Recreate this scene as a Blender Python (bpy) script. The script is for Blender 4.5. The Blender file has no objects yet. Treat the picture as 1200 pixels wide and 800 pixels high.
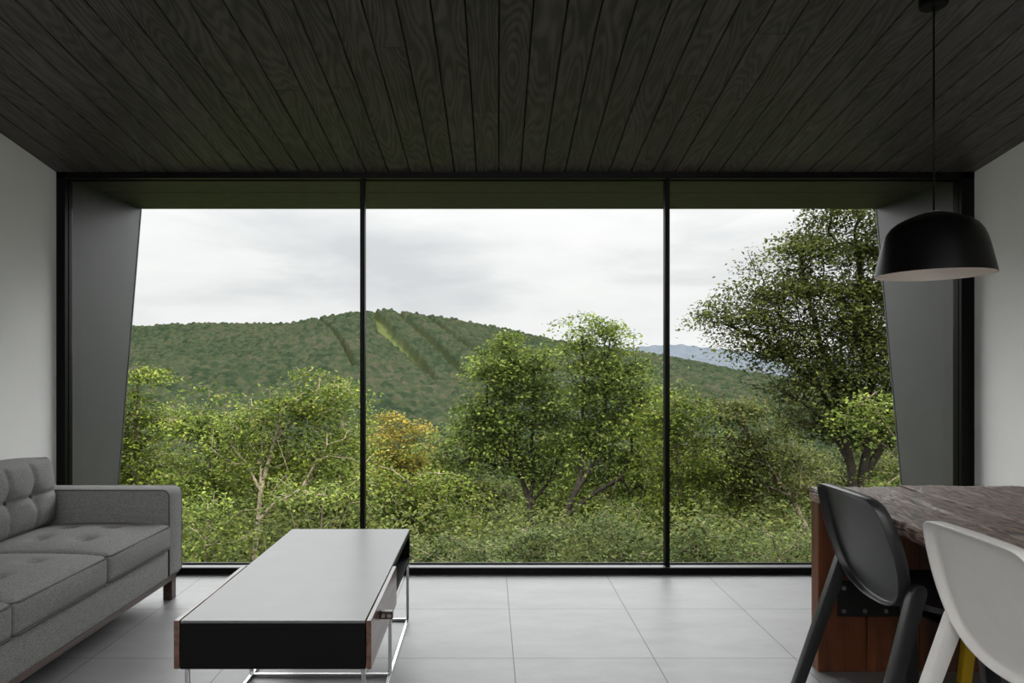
import bpy, bmesh, math, random
import numpy as np
from mathutils import Vector, Matrix

random.seed(7)
RNG = np.random.default_rng(11)
SC = bpy.context.scene
COL = SC.collection
F = 805.0            # focal length in pixels of the 1200 px wide frame
CX, CY = 572.0, 431.0
CAMZ = 1.238


def at(px, py, Y):
    """world point seen at a pixel of the photograph, at distance Y"""
    return Vector(((px - CX) / F * Y, Y, CAMZ - (py - CY) / F * Y))


# ------------------------------------------------------------------ materials
def nmat(name):
    m = bpy.data.materials.new(name)
    m.use_nodes = True
    nt = m.node_tree
    for n in list(nt.nodes):
        nt.nodes.remove(n)
    out = nt.nodes.new('ShaderNodeOutputMaterial')
    return m, nt, out


def N(nt, t, **kw):
    n = nt.nodes.new(t)
    for k, v in kw.items():
        if k.startswith('i_'):
            key = k[2:].replace('_', ' ')
            n.inputs[key].default_value = v
        else:
            setattr(n, k, v)
    return n


def ramp(nt, stops, interp='LINEAR'):
    r = nt.nodes.new('ShaderNodeValToRGB')
    r.color_ramp.interpolation = interp
    el = r.color_ramp.elements
    while len(el) > 1:
        el.remove(el[-1])
    el[0].position = stops[0][0]
    el[0].color = (*stops[0][1], 1)
    for p, c in stops[1:]:
        e = el.new(p)
        e.color = (*c, 1)
    return r


def g(v):
    return (v, v, v)


def simple(name, col, rough=0.5, metal=0.0, spec=0.5, noise=0.0, nscale=20.0, bump=0.0, bscale=200.0, coat=0.0):
    m, nt, out = nmat(name)
    b = N(nt, 'ShaderNodeBsdfPrincipled')
    b.inputs['Roughness'].default_value = rough
    b.inputs['Metallic'].default_value = metal
    b.inputs['Specular IOR Level'].default_value = spec
    b.inputs['Coat Weight'].default_value = coat
    tc = N(nt, 'ShaderNodeTexCoord')
    nz = N(nt, 'ShaderNodeTexNoise')
    nz.inputs['Scale'].default_value = nscale
    nz.inputs['Detail'].default_value = 5
    nt.links.new(tc.outputs['Object'], nz.inputs['Vector'])
    lo = tuple(c * (1 - noise) for c in col)
    hi = tuple(min(1, c * (1 + noise)) for c in col)
    r = ramp(nt, [(0.3, lo), (0.7, hi)])
    nt.links.new(nz.outputs['Fac'], r.inputs['Fac'])
    nt.links.new(r.outputs['Color'], b.inputs['Base Color'])
    if bump > 0:
        n2 = N(nt, 'ShaderNodeTexNoise')
        n2.inputs['Scale'].default_value = bscale
        n2.inputs['Detail'].default_value = 3
        nt.links.new(tc.outputs['Object'], n2.inputs['Vector'])
        bp = N(nt, 'ShaderNodeBump')
        bp.inputs['Strength'].default_value = bump
        bp.inputs['Distance'].default_value = 0.002
        nt.links.new(n2.outputs['Fac'], bp.inputs['Height'])
        nt.links.new(bp.outputs['Normal'], b.inputs['Normal'])
    nt.links.new(b.outputs['BSDF'], out.inputs['Surface'])
    return m


def wood(name, c0, c1, scale=(40, 2.0, 40), rough=0.45, bump=0.3, spec=0.5, dist=0.003, attr=None, ring=6.0):
    """grain running along local Y (scale small along Y)"""
    m, nt, out = nmat(name)
    b = N(nt, 'ShaderNodeBsdfPrincipled')
    b.inputs['Roughness'].default_value = rough
    b.inputs['Specular IOR Level'].default_value = spec
    tc = N(nt, 'ShaderNodeTexCoord')
    mp = N(nt, 'ShaderNodeMapping')
    mp.inputs['Scale'].default_value = scale
    vec = tc.outputs['Object']
    if attr:
        a = N(nt, 'ShaderNodeAttribute', attribute_name=attr)
        ad = N(nt, 'ShaderNodeVectorMath', operation='MULTIPLY_ADD')
        ad.inputs[1].default_value = (37.0, 91.0, 17.0)
        nt.links.new(a.outputs['Fac'], ad.inputs[0])
        nt.links.new(tc.outputs['Object'], ad.inputs[2])
        vec = ad.outputs[0]
    nt.links.new(vec, mp.inputs['Vector'])
    nz = N(nt, 'ShaderNodeTexNoise')
    nz.inputs['Scale'].default_value = 1.0
    nz.inputs['Detail'].default_value = 6
    nz.inputs['Roughness'].default_value = 0.6
    nz.inputs['Distortion'].default_value = 0.4
    nt.links.new(mp.outputs['Vector'], nz.inputs['Vector'])
    # cathedral rings
    mp2 = N(nt, 'ShaderNodeMapping')
    mp2.inputs['Scale'].default_value = tuple(s * 0.22 for s in scale)
    nt.links.new(vec, mp2.inputs['Vector'])
    n3 = N(nt, 'ShaderNodeTexNoise')
    n3.inputs['Scale'].default_value = 1.0
    n3.inputs['Detail'].default_value = 1
    nt.links.new(mp2.outputs['Vector'], n3.inputs['Vector'])
    ml = N(nt, 'ShaderNodeMath', operation='MULTIPLY')
    ml.inputs[1].default_value = ring * 2 * math.pi
    nt.links.new(n3.outputs['Fac'], ml.inputs[0])
    sn = N(nt, 'ShaderNodeMath', operation='SINE')
    nt.links.new(ml.outputs[0], sn.inputs[0])
    ma = N(nt, 'ShaderNodeMath', operation='MULTIPLY_ADD')
    ma.inputs[1].default_value = 0.16
    nt.links.new(sn.outputs[0], ma.inputs[0])
    nt.links.new(nz.outputs['Fac'], ma.inputs[2])
    r = ramp(nt, [(0.3, c0), (0.72, c1)])
    nt.links.new(ma.outputs[0], r.inputs['Fac'])
    col = r.outputs['Color']
    if attr:
        a2 = N(nt, 'ShaderNodeAttribute', attribute_name=attr)
        mr = N(nt, 'ShaderNodeMapRange')
        mr.inputs['To Min'].default_value = 0.9
        mr.inputs['To Max'].default_value = 1.1
        nt.links.new(a2.outputs['Fac'], mr.inputs['Value'])
        mx = N(nt, 'ShaderNodeMix', data_type='RGBA', blend_type='MULTIPLY')
        mx.inputs[0].default_value = 1.0
        nt.links.new(col, mx.inputs[6])
        nt.links.new(mr.outputs[0], mx.inputs[7])
        col = mx.outputs[2]
    nt.links.new(col, b.inputs['Base Color'])
    bp = N(nt, 'ShaderNodeBump')
    bp.inputs['Strength'].default_value = bump
    bp.inputs['Distance'].default_value = dist
    nt.links.new(ma.outputs[0], bp.inputs['Height'])
    nt.links.new(bp.outputs['Normal'], b.inputs['Normal'])
    nt.links.new(b.outputs['BSDF'], out.inputs['Surface'])
    return m


def leaf_mat(name, dark, mid, light, trans=0.35):
    m, nt, out = nmat(name)
    a = N(nt, 'ShaderNodeAttribute', attribute_name='tint')
    r = ramp(nt, [(0.0, dark), (0.5, mid), (1.0, light)])
    nt.links.new(a.outputs['Fac'], r.inputs['Fac'])
    b = N(nt, 'ShaderNodeBsdfPrincipled')
    b.inputs['Roughness'].default_value = 0.6
    b.inputs['Specular IOR Level'].default_value = 0.08
    nt.links.new(r.outputs['Color'], b.inputs['Base Color'])
    t = N(nt, 'ShaderNodeBsdfTranslucent')
    nt.links.new(r.outputs['Color'], t.inputs['Color'])
    mx = N(nt, 'ShaderNodeMixShader')
    mx.inputs[0].default_value = trans
    nt.links.new(b.outputs[0], mx.inputs[1])
    nt.links.new(t.outputs[0], mx.inputs[2])
    nt.links.new(mx.outputs[0], out.inputs['Surface'])
    return m


M = {}
M['wall'] = simple('wall_paint', (0.87,0.865,0.85), rough=0.7, noise=0.02, nscale=3, bump=0.1, bscale=60)
M['frame'] = simple('black_anodised_frame', g(0.004), rough=0.35, noise=0.05, spec=0.12)
M['fin'] = simple('charcoal_metal_panel', g(0.050), rough=0.42, noise=0.10, nscale=6, spec=0.5)
M['soffit'] = simple('stained_soffit_board', (0.062, 0.062, 0.05), rough=0.6, noise=0.25, nscale=10)
M['exterior'] = simple('dark_cladding', g(0.03), rough=0.7, noise=0.2)
M['fabric'] = simple('grey_tweed', (0.23, 0.226, 0.223), rough=0.95, noise=0.42, nscale=260, spec=0.15, bump=0.35, bscale=900)
M['fabric_dk'] = simple('grey_tweed_piping', (0.12, 0.118, 0.115), rough=0.95, noise=0.3, nscale=260, spec=0.1)
M['walnut'] = wood('walnut', (0.045, 0.018, 0.010), (0.13, 0.060, 0.036), scale=(60, 3, 60), rough=0.28, bump=0.1, spec=0.8)
M['sofa_wood'] = wood('dark_walnut', (0.030, 0.016, 0.012), (0.075, 0.042, 0.034), scale=(60, 3, 60), rough=0.35, bump=0.1)
M['chrome'] = simple('brushed_steel', g(0.55), rough=0.22, metal=1.0, noise=0.05)
M['black'] = simple('black_lacquer', g(0.004), rough=0.5, noise=0.1, spec=0.1)
M['slate'] = simple('slate_top', g(0.105), rough=0.30, noise=0.07, nscale=9, spec=0.42)
M['steel_blk'] = simple('blackened_steel', g(0.010), rough=0.5, noise=0.2)
M['bolt'] = simple('bolt_steel', g(0.4), rough=0.35, metal=1.0, noise=0.1)
M['chair_dk'] = simple('charcoal_plastic', (0.021, 0.0215, 0.022), rough=0.36, noise=0.05, bump=0.15, bscale=500)
M['chair_wh'] = simple('white_plastic', (0.80, 0.775, 0.75), rough=0.5, noise=0.02, bump=0.15, bscale=500)
M['chair_ye'] = simple('yellow_plastic', (0.65, 0.42, 0.015), rough=0.5, noise=0.03, bump=0.15, bscale=500)
M['lamp_out'] = simple('matt_black_paint', g(0.003), rough=0.33, noise=0.05, spec=0.16)
M['lamp_in'] = simple('white_enamel', (0.92, 0.84, 0.80), rough=0.5, noise=0.01)
M['bark'] = simple('bark_grey_brown', (0.11, 0.088, 0.062), rough=0.9, noise=0.45, nscale=14, spec=0.08)
M['bark_dk'] = simple('bark_dark', (0.022, 0.018, 0.014), rough=0.9, noise=0.4, nscale=14, spec=0.08)
M['bark_pale'] = simple('bark_pale', (0.19, 0.155, 0.11), rough=0.9, noise=0.35, nscale=14, spec=0.08)
M['soil'] = simple('forest_soil', (0.022, 0.028, 0.010), rough=1.0, noise=0.5, nscale=2, spec=0.0)
# --- floor tiles
m, nt, out = nmat('grey_porcelain_tile')
tc = N(nt, 'ShaderNodeTexCoord')
mp = N(nt, 'ShaderNodeMapping')
TILE = 0.6
mp.inputs['Location'].default_value = (-0.108, -3.531, 0)
nt.links.new(tc.outputs['Object'], mp.inputs['Vector'])
br = N(nt, 'ShaderNodeTexBrick', offset=0.0, squash=1.0)
br.inputs['Color1'].default_value = (0.0, 0.0, 0.0, 1)
br.inputs['Color2'].default_value = (1, 1, 1, 1)
br.inputs['Mortar'].default_value = (0.5, 0.5, 0.5, 1)
br.inputs['Scale'].default_value = 1.0
br.inputs['Mortar Size'].default_value = 0.0020
br.inputs['Mortar Smooth'].default_value = 0.1
br.inputs['Brick Width'].default_value = TILE
br.inputs['Row Height'].default_value = TILE
nt.links.new(mp.outputs['Vector'], br.inputs['Vector'])
nz = N(nt, 'ShaderNodeTexNoise')
mp2 = N(nt, 'ShaderNodeMapping')
mp2.inputs['Scale'].default_value = (2.2, 5.0, 1)
nt.links.new(tc.outputs['Object'], mp2.inputs['Vector'])
nt.links.new(mp2.outputs['Vector'], nz.inputs['Vector'])
nz.inputs['Scale'].default_value = 1.3
nz.inputs['Detail'].default_value = 8
nz.inputs['Roughness'].default_value = 0.62
r = ramp(nt, [(0.25, (0.150, 0.149, 0.149)), (0.75, (0.220, 0.218, 0.218))])
nt.links.new(nz.outputs['Fac'], r.inputs['Fac'])
mxt = N(nt, 'ShaderNodeMix', data_type='RGBA', blend_type='MIX')
nt.links.new(br.outputs['Fac'], mxt.inputs[0])
nt.links.new(r.outputs['Color'], mxt.inputs[6])
mxt.inputs[7].default_value = (0.06, 0.06, 0.06, 1)
b = N(nt, 'ShaderNodeBsdfPrincipled')
b.inputs['Roughness'].default_value = 0.40
sp = N(nt, 'ShaderNodeMapRange')
sp.inputs['To Min'].default_value = 0.36
sp.inputs['To Max'].default_value = 0.15
nt.links.new(br.outputs['Fac'], sp.inputs['Value'])
nt.links.new(sp.outputs[0], b.inputs['Specular IOR Level'])
nt.links.new(mxt.outputs[2], b.inputs['Base Color'])
bp = N(nt, 'ShaderNodeBump', invert=True)
bp.inputs['Strength'].default_value = 0.5
bp.inputs['Distance'].default_value = 0.002
nt.links.new(br.outputs['Fac'], bp.inputs['Height'])
nt.links.new(bp.outputs['Normal'], b.inputs['Normal'])
nt.links.new(b.outputs[0], out.inputs['Surface'])
M['tile'] = m
M['ceil'] = wood('black_stained_pine', (0.034, 0.0300, 0.0290), (0.088, 0.077, 0.074), scale=(30, 1.6, 30), rough=0.40,
                 bump=0.9, spec=0.36, dist=0.003, attr='plank', ring=20.0)
M['reclaimed'] = wood('reclaimed_timber_top', (0.035, 0.018, 0.012), (0.26, 0.160, 0.115), scale=(120, 24, 120), rough=0.45,
                      bump=1.0, spec=0.4, dist=0.006, attr='plank', ring=6.0)
M['trestle'] = wood('reclaimed_red_timber', (0.010, 0.004, 0.002), (0.15, 0.043, 0.013), scale=(22, 22, 2.4), rough=0.5,
                    bump=0.4, dist=0.004, attr='plank', ring=3.0)
# --- window glass (thin clear sheet)
m, nt, out = nmat('clear_glass')
tr = N(nt, 'ShaderNodeBsdfTransparent')
tr.inputs['Color'].default_value = (0.985, 0.992, 0.988, 1)
gl = N(nt, 'ShaderNodeBsdfGlossy')
gl.inputs['Roughness'].default_value = 0.0
lw = N(nt, 'ShaderNodeFresnel')
lw.inputs['IOR'].default_value = 1.12
mx = N(nt, 'ShaderNodeMixShader')
nt.links.new(lw.outputs[0], mx.inputs[0])
nt.links.new(tr.outputs[0], mx.inputs[1])
nt.links.new(gl.outputs[0], mx.inputs[2])
nt.links.new(mx.outputs[0], out.inputs['Surface'])
M['glass'] = m


# ------------------------------------------------------------------ object helpers
def link(name, me, mat, parent=None, smooth=False):
    o = bpy.data.objects.new(name, me)
    COL.objects.link(o)
    if mat is not None:
        me.materials.append(mat)
    if smooth:
        me.polygons.foreach_set('use_smooth', [True] * len(me.polygons))
    if parent is not None:
        o.parent = parent
    return o


def obj_bm(name, bm, mat, parent=None, smooth=False, angle=None):
    me = bpy.data.meshes.new(name)
    bmesh.ops.recalc_face_normals(bm, faces=bm.faces[:])
    bm.to_mesh(me)
    bm.free()
    o = link(name, me, mat, parent, smooth)
    if angle is not None and smooth:
        me.set_sharp_from_angle(angle=math.radians(angle))
    return o


def obj_np(name, V, Fc, mat, parent=None, smooth=True, attr=None):
    """V (n,3) array, Fc (m,k) int array of equal-size faces, attr = (name, per-face floats)"""
    V = np.asarray(V, dtype=np.float32)
    Fc = np.asarray(Fc, dtype=np.int32)
    me = bpy.data.meshes.new(name)
    k = Fc.shape[1]
    me.vertices.add(len(V))
    me.vertices.foreach_set('co', V.ravel())
    me.loops.add(Fc.size)
    me.loops.foreach_set('vertex_index', Fc.ravel())
    me.polygons.add(len(Fc))
    me.polygons.foreach_set('loop_start', np.arange(0, Fc.size, k, dtype=np.int32))
    me.polygons.foreach_set('use_smooth', np.full(len(Fc), bool(smooth)))
    me.update(calc_edges=True)
    if attr:
        a = me.attributes.new(attr[0], 'FLOAT', 'FACE')
        a.data.foreach_set('value', np.asarray(attr[1], dtype=np.float32))
    return link(name, me, mat, parent)


def tag(o, label=None, cat=None, group=None, kind=None):
    if label: o['label'] = label
    if cat: o['category'] = cat
    if group: o['group'] = group
    if kind: o['kind'] = kind
    return o


def empty(name, loc=(0, 0, 0), rz=0.0):
    o = bpy.data.objects.new(name, None)
    o.empty_display_size = 0.1
    COL.objects.link(o)
    o.location = loc
    o.rotation_euler = (0, 0, rz)
    return o


def box(bm, x0, x1, y0, y1, z0, z1, bev=0.0, seg=2):
    r = bmesh.ops.create_cube(bm, size=1.0)
    vs = r['verts']
    for v in vs:
        v.co = Vector((x0 + (v.co.x + 0.5) * (x1 - x0), y0 + (v.co.y + 0.5) * (y1 - y0), z0 + (v.co.z + 0.5) * (z1 - z0)))
    if bev > 0:
        es = list({e for v in vs for e in v.link_edges})
        bmesh.ops.bevel(bm, geom=es, offset=bev, segments=seg, profile=0.5, affect='EDGES')
    return bm


def boxo(name, dims, mat, parent=None, bev=0.0, seg=2):
    bm = bmesh.new()
    box(bm, *dims, bev=bev, seg=seg)
    return obj_bm(name, bm, mat, parent, smooth=bev > 0, angle=40)


def prism(bm, pts, axis, a0, a1):
    """extrude polygon pts (2-D) along axis from a0 to a1"""
    def mk(p, a):
        if axis == 'x': return Vector((a, p[0], p[1]))
        if axis == 'y': return Vector((p[0], a, p[1]))
        return Vector((p[0], p[1], a))
    lo = [bm.verts.new(mk(p, a0)) for p in pts]
    hi = [bm.verts.new(mk(p, a1)) for p in pts]
    n = len(pts)
    bm.faces.new(lo)
    bm.faces.new(hi)
    for i in range(n):
        bm.faces.new((lo[i], lo[(i + 1) % n], hi[(i + 1) % n], hi[i]))
    return bm


def tube(bm, pts, r, sides=8, closed=False, caps=True):
    pts = [Vector(p) for p in pts]
    n = len(pts)
    rings = []
    up = Vector((0.0, 0.0, 1.0))
    prev = None
    for i, p in enumerate(pts):
        if closed:
            d = pts[(i + 1) % n] - pts[(i - 1) % n]
        else:
            d = pts[min(i + 1, n - 1)] - pts[max(i - 1, 0)]
        d.normalize()
        if prev is None:
            a = d.cross(up)
            if a.length < 1e-3: a = d.cross(Vector((1, 0, 0)))
        else:
            a = prev - d * prev.dot(d)
        a.normalize()
        prev = a
        c = d.cross(a)
        rr = r[i] if isinstance(r, (list, tuple)) else r
        rings.append([bm.verts.new(p + (a * math.cos(t) + c * math.sin(t)) * rr)
                      for t in [2 * math.pi * k / sides for k in range(sides)]])
    m_ = n if closed else n - 1
    for i in range(m_):
        A, B = rings[i], rings[(i + 1) % n]
        for k in range(sides):
            bm.faces.new((A[k], A[(k + 1) % sides], B[(k + 1) % sides], B[k]))
    if caps and not closed:
        bm.faces.new(rings[0][::-1])
        bm.faces.new(rings[-1])
    return bm


def lathe(bm, prof, segs=64, cx=0, cy=0):
    rings = []
    for (rr, z) in prof:
        if rr < 1e-6:
            rings.append([bm.verts.new((cx, cy, z))])
        else:
            rings.append([bm.verts.new((cx + rr * math.cos(2 * math.pi * k / segs), cy + rr * math.sin(2 * math.pi * k / segs), z)) for k in range(segs)])
    for A, B in zip(rings[:-1], rings[1:]):
        for k in range(segs):
            a0, a1 = A[k % len(A)], A[(k + 1) % len(A)]
            b0, b1 = B[k % len(B)], B[(k + 1) % len(B)]
            vs = []
            for v in (a0, a1, b1, b0):
                if v not in vs: vs.append(v)
            if len(vs) > 2: bm.faces.new(vs)
    return bm


# ------------------------------------------------------------------ camera
cam = bpy.data.cameras.new('camera')
co = bpy.data.objects.new('camera', cam)
COL.objects.link(co)
co.location = (0, 0, CAMZ)
co.rotation_euler = (math.radians(90), 0, 0)
cam.sensor_width = 36.0
cam.lens = 36.0 * F / 1200.0
cam.shift_x = (600 - CX) / 1200.0
cam.shift_y = (CY - 400) / 1200.0
cam.clip_start = 0.05
cam.clip_end = 30000
SC.camera = co

# ------------------------------------------------------------------ room shell
XL, XR = -2.588, 2.915
YF = 4.117            # inner face of the window wall
YB = -3.2             # back of the room
YC = -1.65             # the boarded ceiling stops here; roof opening behind it added to light the room
SL = 0.1565           # slope of the ceiling


def cz(y):
    return 2.411 + SL * (YF - y)


tag(boxo('floor', (XL - 0.15, XR + 0.15, YB, YF + 0.05, -0.12, 0.0), M['tile']), kind='structure')


def sidewall(name, x0, x1):
    bm = bmesh.new()
    # wall with a wide opening behind the viewpoint, added to let in daylight
    y0, y1, z0, z1 = -2.6, -0.75, 0.05, 2.6
    ye = YF + 0.0
    top = lambda y: cz(y) + 0.05
    prism(bm, [(y1, -0.12), (ye, -0.12), (ye, top(ye)), (y1, top(y1))], 'x', x0, x1)
    prism(bm, [(YB, -0.12), (y0, -0.12), (y0, top(y0)), (YB, top(YB))], 'x', x0, x1)
    prism(bm, [(y0, -0.12), (y1, -0.12), (y1, z0), (y0, z0)], 'x', x0, x1)
    prism(bm, [(y0, z1), (y1, z1), (y1, top(y1)), (y0, top(y0))], 'x', x0, x1)
    return tag(obj_bm(name, bm, M['wall']), kind='structure')


sidewall('wall_left', XL - 0.15, XL)
sidewall('wall_right', XR, XR + 0.15)
bm = bmesh.new()
bx0, bx1, bz1 = XL + 0.35, XR - 0.35, 0.5
box(bm, XL - 0.15, XR + 0.15, YB - 0.15, YB, -0.12, 3.2)
tag(obj_bm('wall_back', bm, M['wall']), kind='structure')

# ceiling: black stained boards running towards the window, on a closed deck
PW, SKEW = 0.1322, 0.0137
V, Fc, A = [], [], []
k0 = int((XL - 0.3 - 0.063) / PW) - 2
k1 = int((XR + 0.3 - 0.063) / PW) + 2
for k in range(k0, k1):
    ends = [YC]
    y = YC + random.uniform(0.6, 3.4)
    while y < YF - 0.25:
        ends.append(y)
        y += random.uniform(2.4, 4.2)
    ends.append(YF + 0.0)
    for ya, yb in zip(ends[:-1], ends[1:]):
        rv = random.random()
        lift = random.uniform(0, 0.0012)
        g_ = 0.0026
        xa = 0.063 + k * PW
        ya2, yb2 = ya + 0.0012, yb - 0.0012
        c = []
        for (dx, yy) in ((g_, ya2), (PW - g_, ya2), (PW - g_, yb2), (g_, yb2)):
            c.append((dx, yy))
        ch = 0.003
        base = len(V)
        for inset, dz in ((0.0, 0.012), (0.0, ch), (ch * 0.8, 0.0)):
            for (dx, yy), (sx, sy) in zip(c, ((1, 1), (-1, 1), (-1, -1), (1, -1))):
                X = xa + dx + sx * inset + SKEW * (yy - YF)
                X = min(max(X, XL + 0.0005), XR - 0.0005)
                V.append((X, yy + sy * inset * 0.3, cz(yy) + dz + lift))
        for lv in range(2):
            for q in range(4):
                a_ = base + lv * 4 + q
                b_ = base + lv * 4 + (q + 1) % 4
                Fc.append((a_, b_, b_ + 4, a_ + 4)); A.append(rv)
        Fc.append((base + 8, base + 9, base + 10, base + 11)); A.append(rv)
# deck above the boards
base = len(V)
for yy in (YC - 0.02, YF + 1.0):
    zz = cz(yy)
    zt = cz(yy) + 0.012
    if yy > YF: zt = 2.45 + 0.0; 
    V += [(XL - 0.15, yy, zt), (XR + 0.15, yy, zt), (XR + 0.15, yy, zt + 0.25), (XL - 0.15, yy, zt + 0.25)]
for q in range(4):
    Fc.append((base + q, base + (q + 1) % 4, base + 4 + (q + 1) % 4, base + 4 + q)); A.append(0.5)
Fc.append((base, base + 1, base + 2, base + 3)); A.append(0.5)
Fc.append((base + 7, base + 6, base + 5, base + 4)); A.append(0.5)
ceil_o = obj_np('ceiling', V, Fc, M['ceil'], smooth=False, attr=('plank', A))
tag(ceil_o, kind='structure')

# ------------------------------------------------------------------ window wall
win = tag(empty('window_1', (0, YF, 0)), kind='structure')


def wpart(name, dims, mat, bev=0.0015):
    x0, x1, y0, y1, z0, z1 = dims
    return boxo(name, (x0, x1, y0 - YF, y1 - YF, z0, z1), mat, win, bev=bev, seg=1)


bm = bmesh.new()
def fb(x0, x1, y0, y1, z0, z1, bev=0.0015):
    box(bm, x0, x1, y0 - YF, y1 - YF, z0, z1, bev=bev, seg=1)
# posts: a wide inner bar, a slim step and a glazing stop on each side
fb(XL - 0.02, -2.537, YF, 4.150, 0, 2.44)
fb(XL - 0.02, -2.5465, 4.150, 4.163, 0, 2.44)
fb(XL - 0.02, -2.540, 4.163, 4.176, 0, 2.44)
fb(XL - 0.02, -2.5475, 4.176, 4.212, 0, 2.44)
fb(2.838, XR + 0.02, YF, 4.142, 0, 2.44)
fb(2.8475, XR + 0.02, 4.142, 4.152, 0, 2.44)
fb(2.841, XR + 0.02, 4.152, 4.165, 0, 2.44)
fb(2.849, XR + 0.02, 4.165, 4.212, 0, 2.44)
# head
fb(XL, XR, YF, 4.150, 2.376, 2.44)
fb(XL, XR, 4.150, 4.172, 2.380, 2.44)
fb(XL, XR, 4.172, 4.20, 2.372, 2.44)
# sill
fb(XL, XR, YF, 4.140, 0.0, 0.0405)
fb(XL, XR, 4.196, 4.212, 0.0, 0.0470)
obj_bm('window_frame', bm, M['frame'], win)
M['sill_sheen'] = simple('sill_sheen_grey', g(0.10), rough=0.30, noise=0.05, spec=0.6)  # sill top coloured grey to imitate sky reflected in the black frame
for xa, xb in ((XL, -0.778), (-0.748, 1.073), (1.103, XR)):
    wpart('sill_sheen_strip', (xa, xb, 4.1405, 4.1955, 0.0, 0.0385), M['sill_sheen'])
for xm in (-0.763, 1.088):
    bm = bmesh.new()
    box(bm, xm - 0.014, xm + 0.014, 4.165 - YF, 4.215 - YF, 0.03, 2.40, bev=0.002, seg=1)
    box(bm, xm - 0.009, xm + 0.009, 4.16 - YF, 4.18 - YF, 0.03, 2.40, bev=0.001, seg=1)
    obj_bm('mullion', bm, M['frame'], win)
for xa, xb in ((-2.5455, -0.7755), (-0.7505, 1.0755), (1.1005, 2.847)):
    bm = bmesh.new()
    vs = [bm.verts.new(p) for p in ((xa, 4.2 - YF, 0.044), (xb, 4.2 - YF, 0.044), (xb, 4.2 - YF, 2.375), (xa, 4.2 - YF, 2.375))]
    bm.faces.new(vs)
    gp = obj_bm('glass_pane', bm, M['glass'], win)
    sd = gp.modifiers.new('thickness', 'SOLIDIFY')
    sd.thickness = 0.006

# outside: raked side fins, soffit and outer sill of the window box
def fin(name, x0, x1):
    bm = bmesh.new()
    prism(bm, [(4.213, -0.4), (4.60, -0.4), (5.04, 2.404), (4.213, 2.404)], 'x', x0, x1)
    # folded edge strip along the raked edge
    prism(bm, [(4.602, -0.4), (4.612, -0.4), (5.054, 2.404), (5.043, 2.404)], 'x', x0 - 0.003, x1 + 0.003)
    return tag(obj_bm(name, bm, M['fin']), kind='structure')


fin('trim_1', -2.63, -2.55)
fin('trim_2', 2.851, 2.931)
bm = bmesh.new()
for (ya, yb) in ((4.213, 4.563), (4.571, 5.05)):
    box(bm, -2.72, 3.02, ya, yb, 2.405, 2.445, bev=0.003, seg=1)
box(bm, -2.72, 3.02, 4.213, 5.05, 2.425, 2.45)
tag(obj_bm('trim_3', bm, M['soffit']), kind='structure')
tag(boxo('trim_4', (-2.72, 3.02, 4.05, 4.60, -0.45, -0.12), M['exterior']), kind='structure')

# ------------------------------------------------------------------ sofa
def soft_box(sx, sy, sz, r, n=40, puff=0.02, side=0.012, tufts=(), tdepth=0.02, tsig=0.035, crease=0.006, csig=0.014, cre_x=(), cre_y=(), seed=0):
    """cushion centred on the origin with its show face on +z"""
    bm = bmesh.new()
    bmesh.ops.create_cube(bm, size=1.0)
    bmesh.ops.subdivide_edges(bm, edges=bm.edges[:], cuts=n, use_grid_fill=True)
    rnd = random.Random(seed)
    ph = [rnd.uniform(0, 6.28) for _ in range(4)]
    for v in bm.verts:
        p = Vector((v.co.x * sx, v.co.y * sy, v.co.z * sz))
        q = Vector((max(-sx / 2 + r, min(sx / 2 - r, p.x)), max(-sy / 2 + r, min(sy / 2 - r, p.y)), max(-sz / 2 + r, min(sz / 2 - r, p.z))))
        d = p - q
        if d.length > 1e-9:
            p = q + d.normalized() * r
        u, w, t = 2 * p.x / sx, 2 * p.y / sy, 2 * p.z / sz
        k = max(0.0, (1 - u * u)) * max(0.0, (1 - w * w))
        if t > 0:
            wt = min(1.0, t * 1.3)
            z = puff * k ** 0.45
            z += 0.0025 * math.sin(p.x * 19 + ph[0]) * math.sin(p.y * 16 + ph[1]) * k
            for (tx, ty) in tufts:
                d2 = (p.x - tx) ** 2 + (p.y - ty) ** 2
                z -= tdepth * math.exp(-d2 / (2 * tsig ** 2))
            cr = 0.0
            for cx_ in cre_x:
                cr = max(cr, math.exp(-((p.x - cx_) / csig) ** 2))
            for cy_ in cre_y:
                cr = max(cr, math.exp(-((p.y - cy_) / csig) ** 2))
            z -= crease * cr * min(1, k * 4)
            p.z += z * wt
        kk = max(0.0, 1 - t * t)
        p.x += side * (1 if u > 0 else -1) * kk * max(0, 1 - w * w) * (abs(u) ** 4)
        p.y += side * (1 if w > 0 else -1) * kk * max(0, 1 - u * u) * (abs(w) ** 4)
        v.co = p
    return bm


def rrect_loop(sx, sy, r, z, n=6):
    pts = []
    for (qx, qy, a0) in ((sx / 2 - r, sy / 2 - r, 0), (-sx / 2 + r, sy / 2 - r, 90), (-sx / 2 + r, -sy / 2 + r, 180), (sx / 2 - r, -sy / 2 + r, 270)):
        for i in range(n + 1):
            a = math.radians(a0 + 90 * i / n)
            pts.append((qx + r * math.cos(a), qy + r * math.sin(a), z))
    return pts


def xf(bm, mat):
    bmesh.ops.transform(bm, matrix=mat, verts=bm.verts[:])
    return bm


SFX, SFY = -2.115, 2.705     # centre of the sofa
sofa = tag(empty('sofa', (SFX, SFY, 0)), 'grey tweed sofa with tufted cushions along the white wall', 'sofa')
SY0, SY1 = 1.66 - SFY, 3.75 - SFY
SX0, SX1 = -2.56 - SFX, -1.67 - SFX
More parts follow.
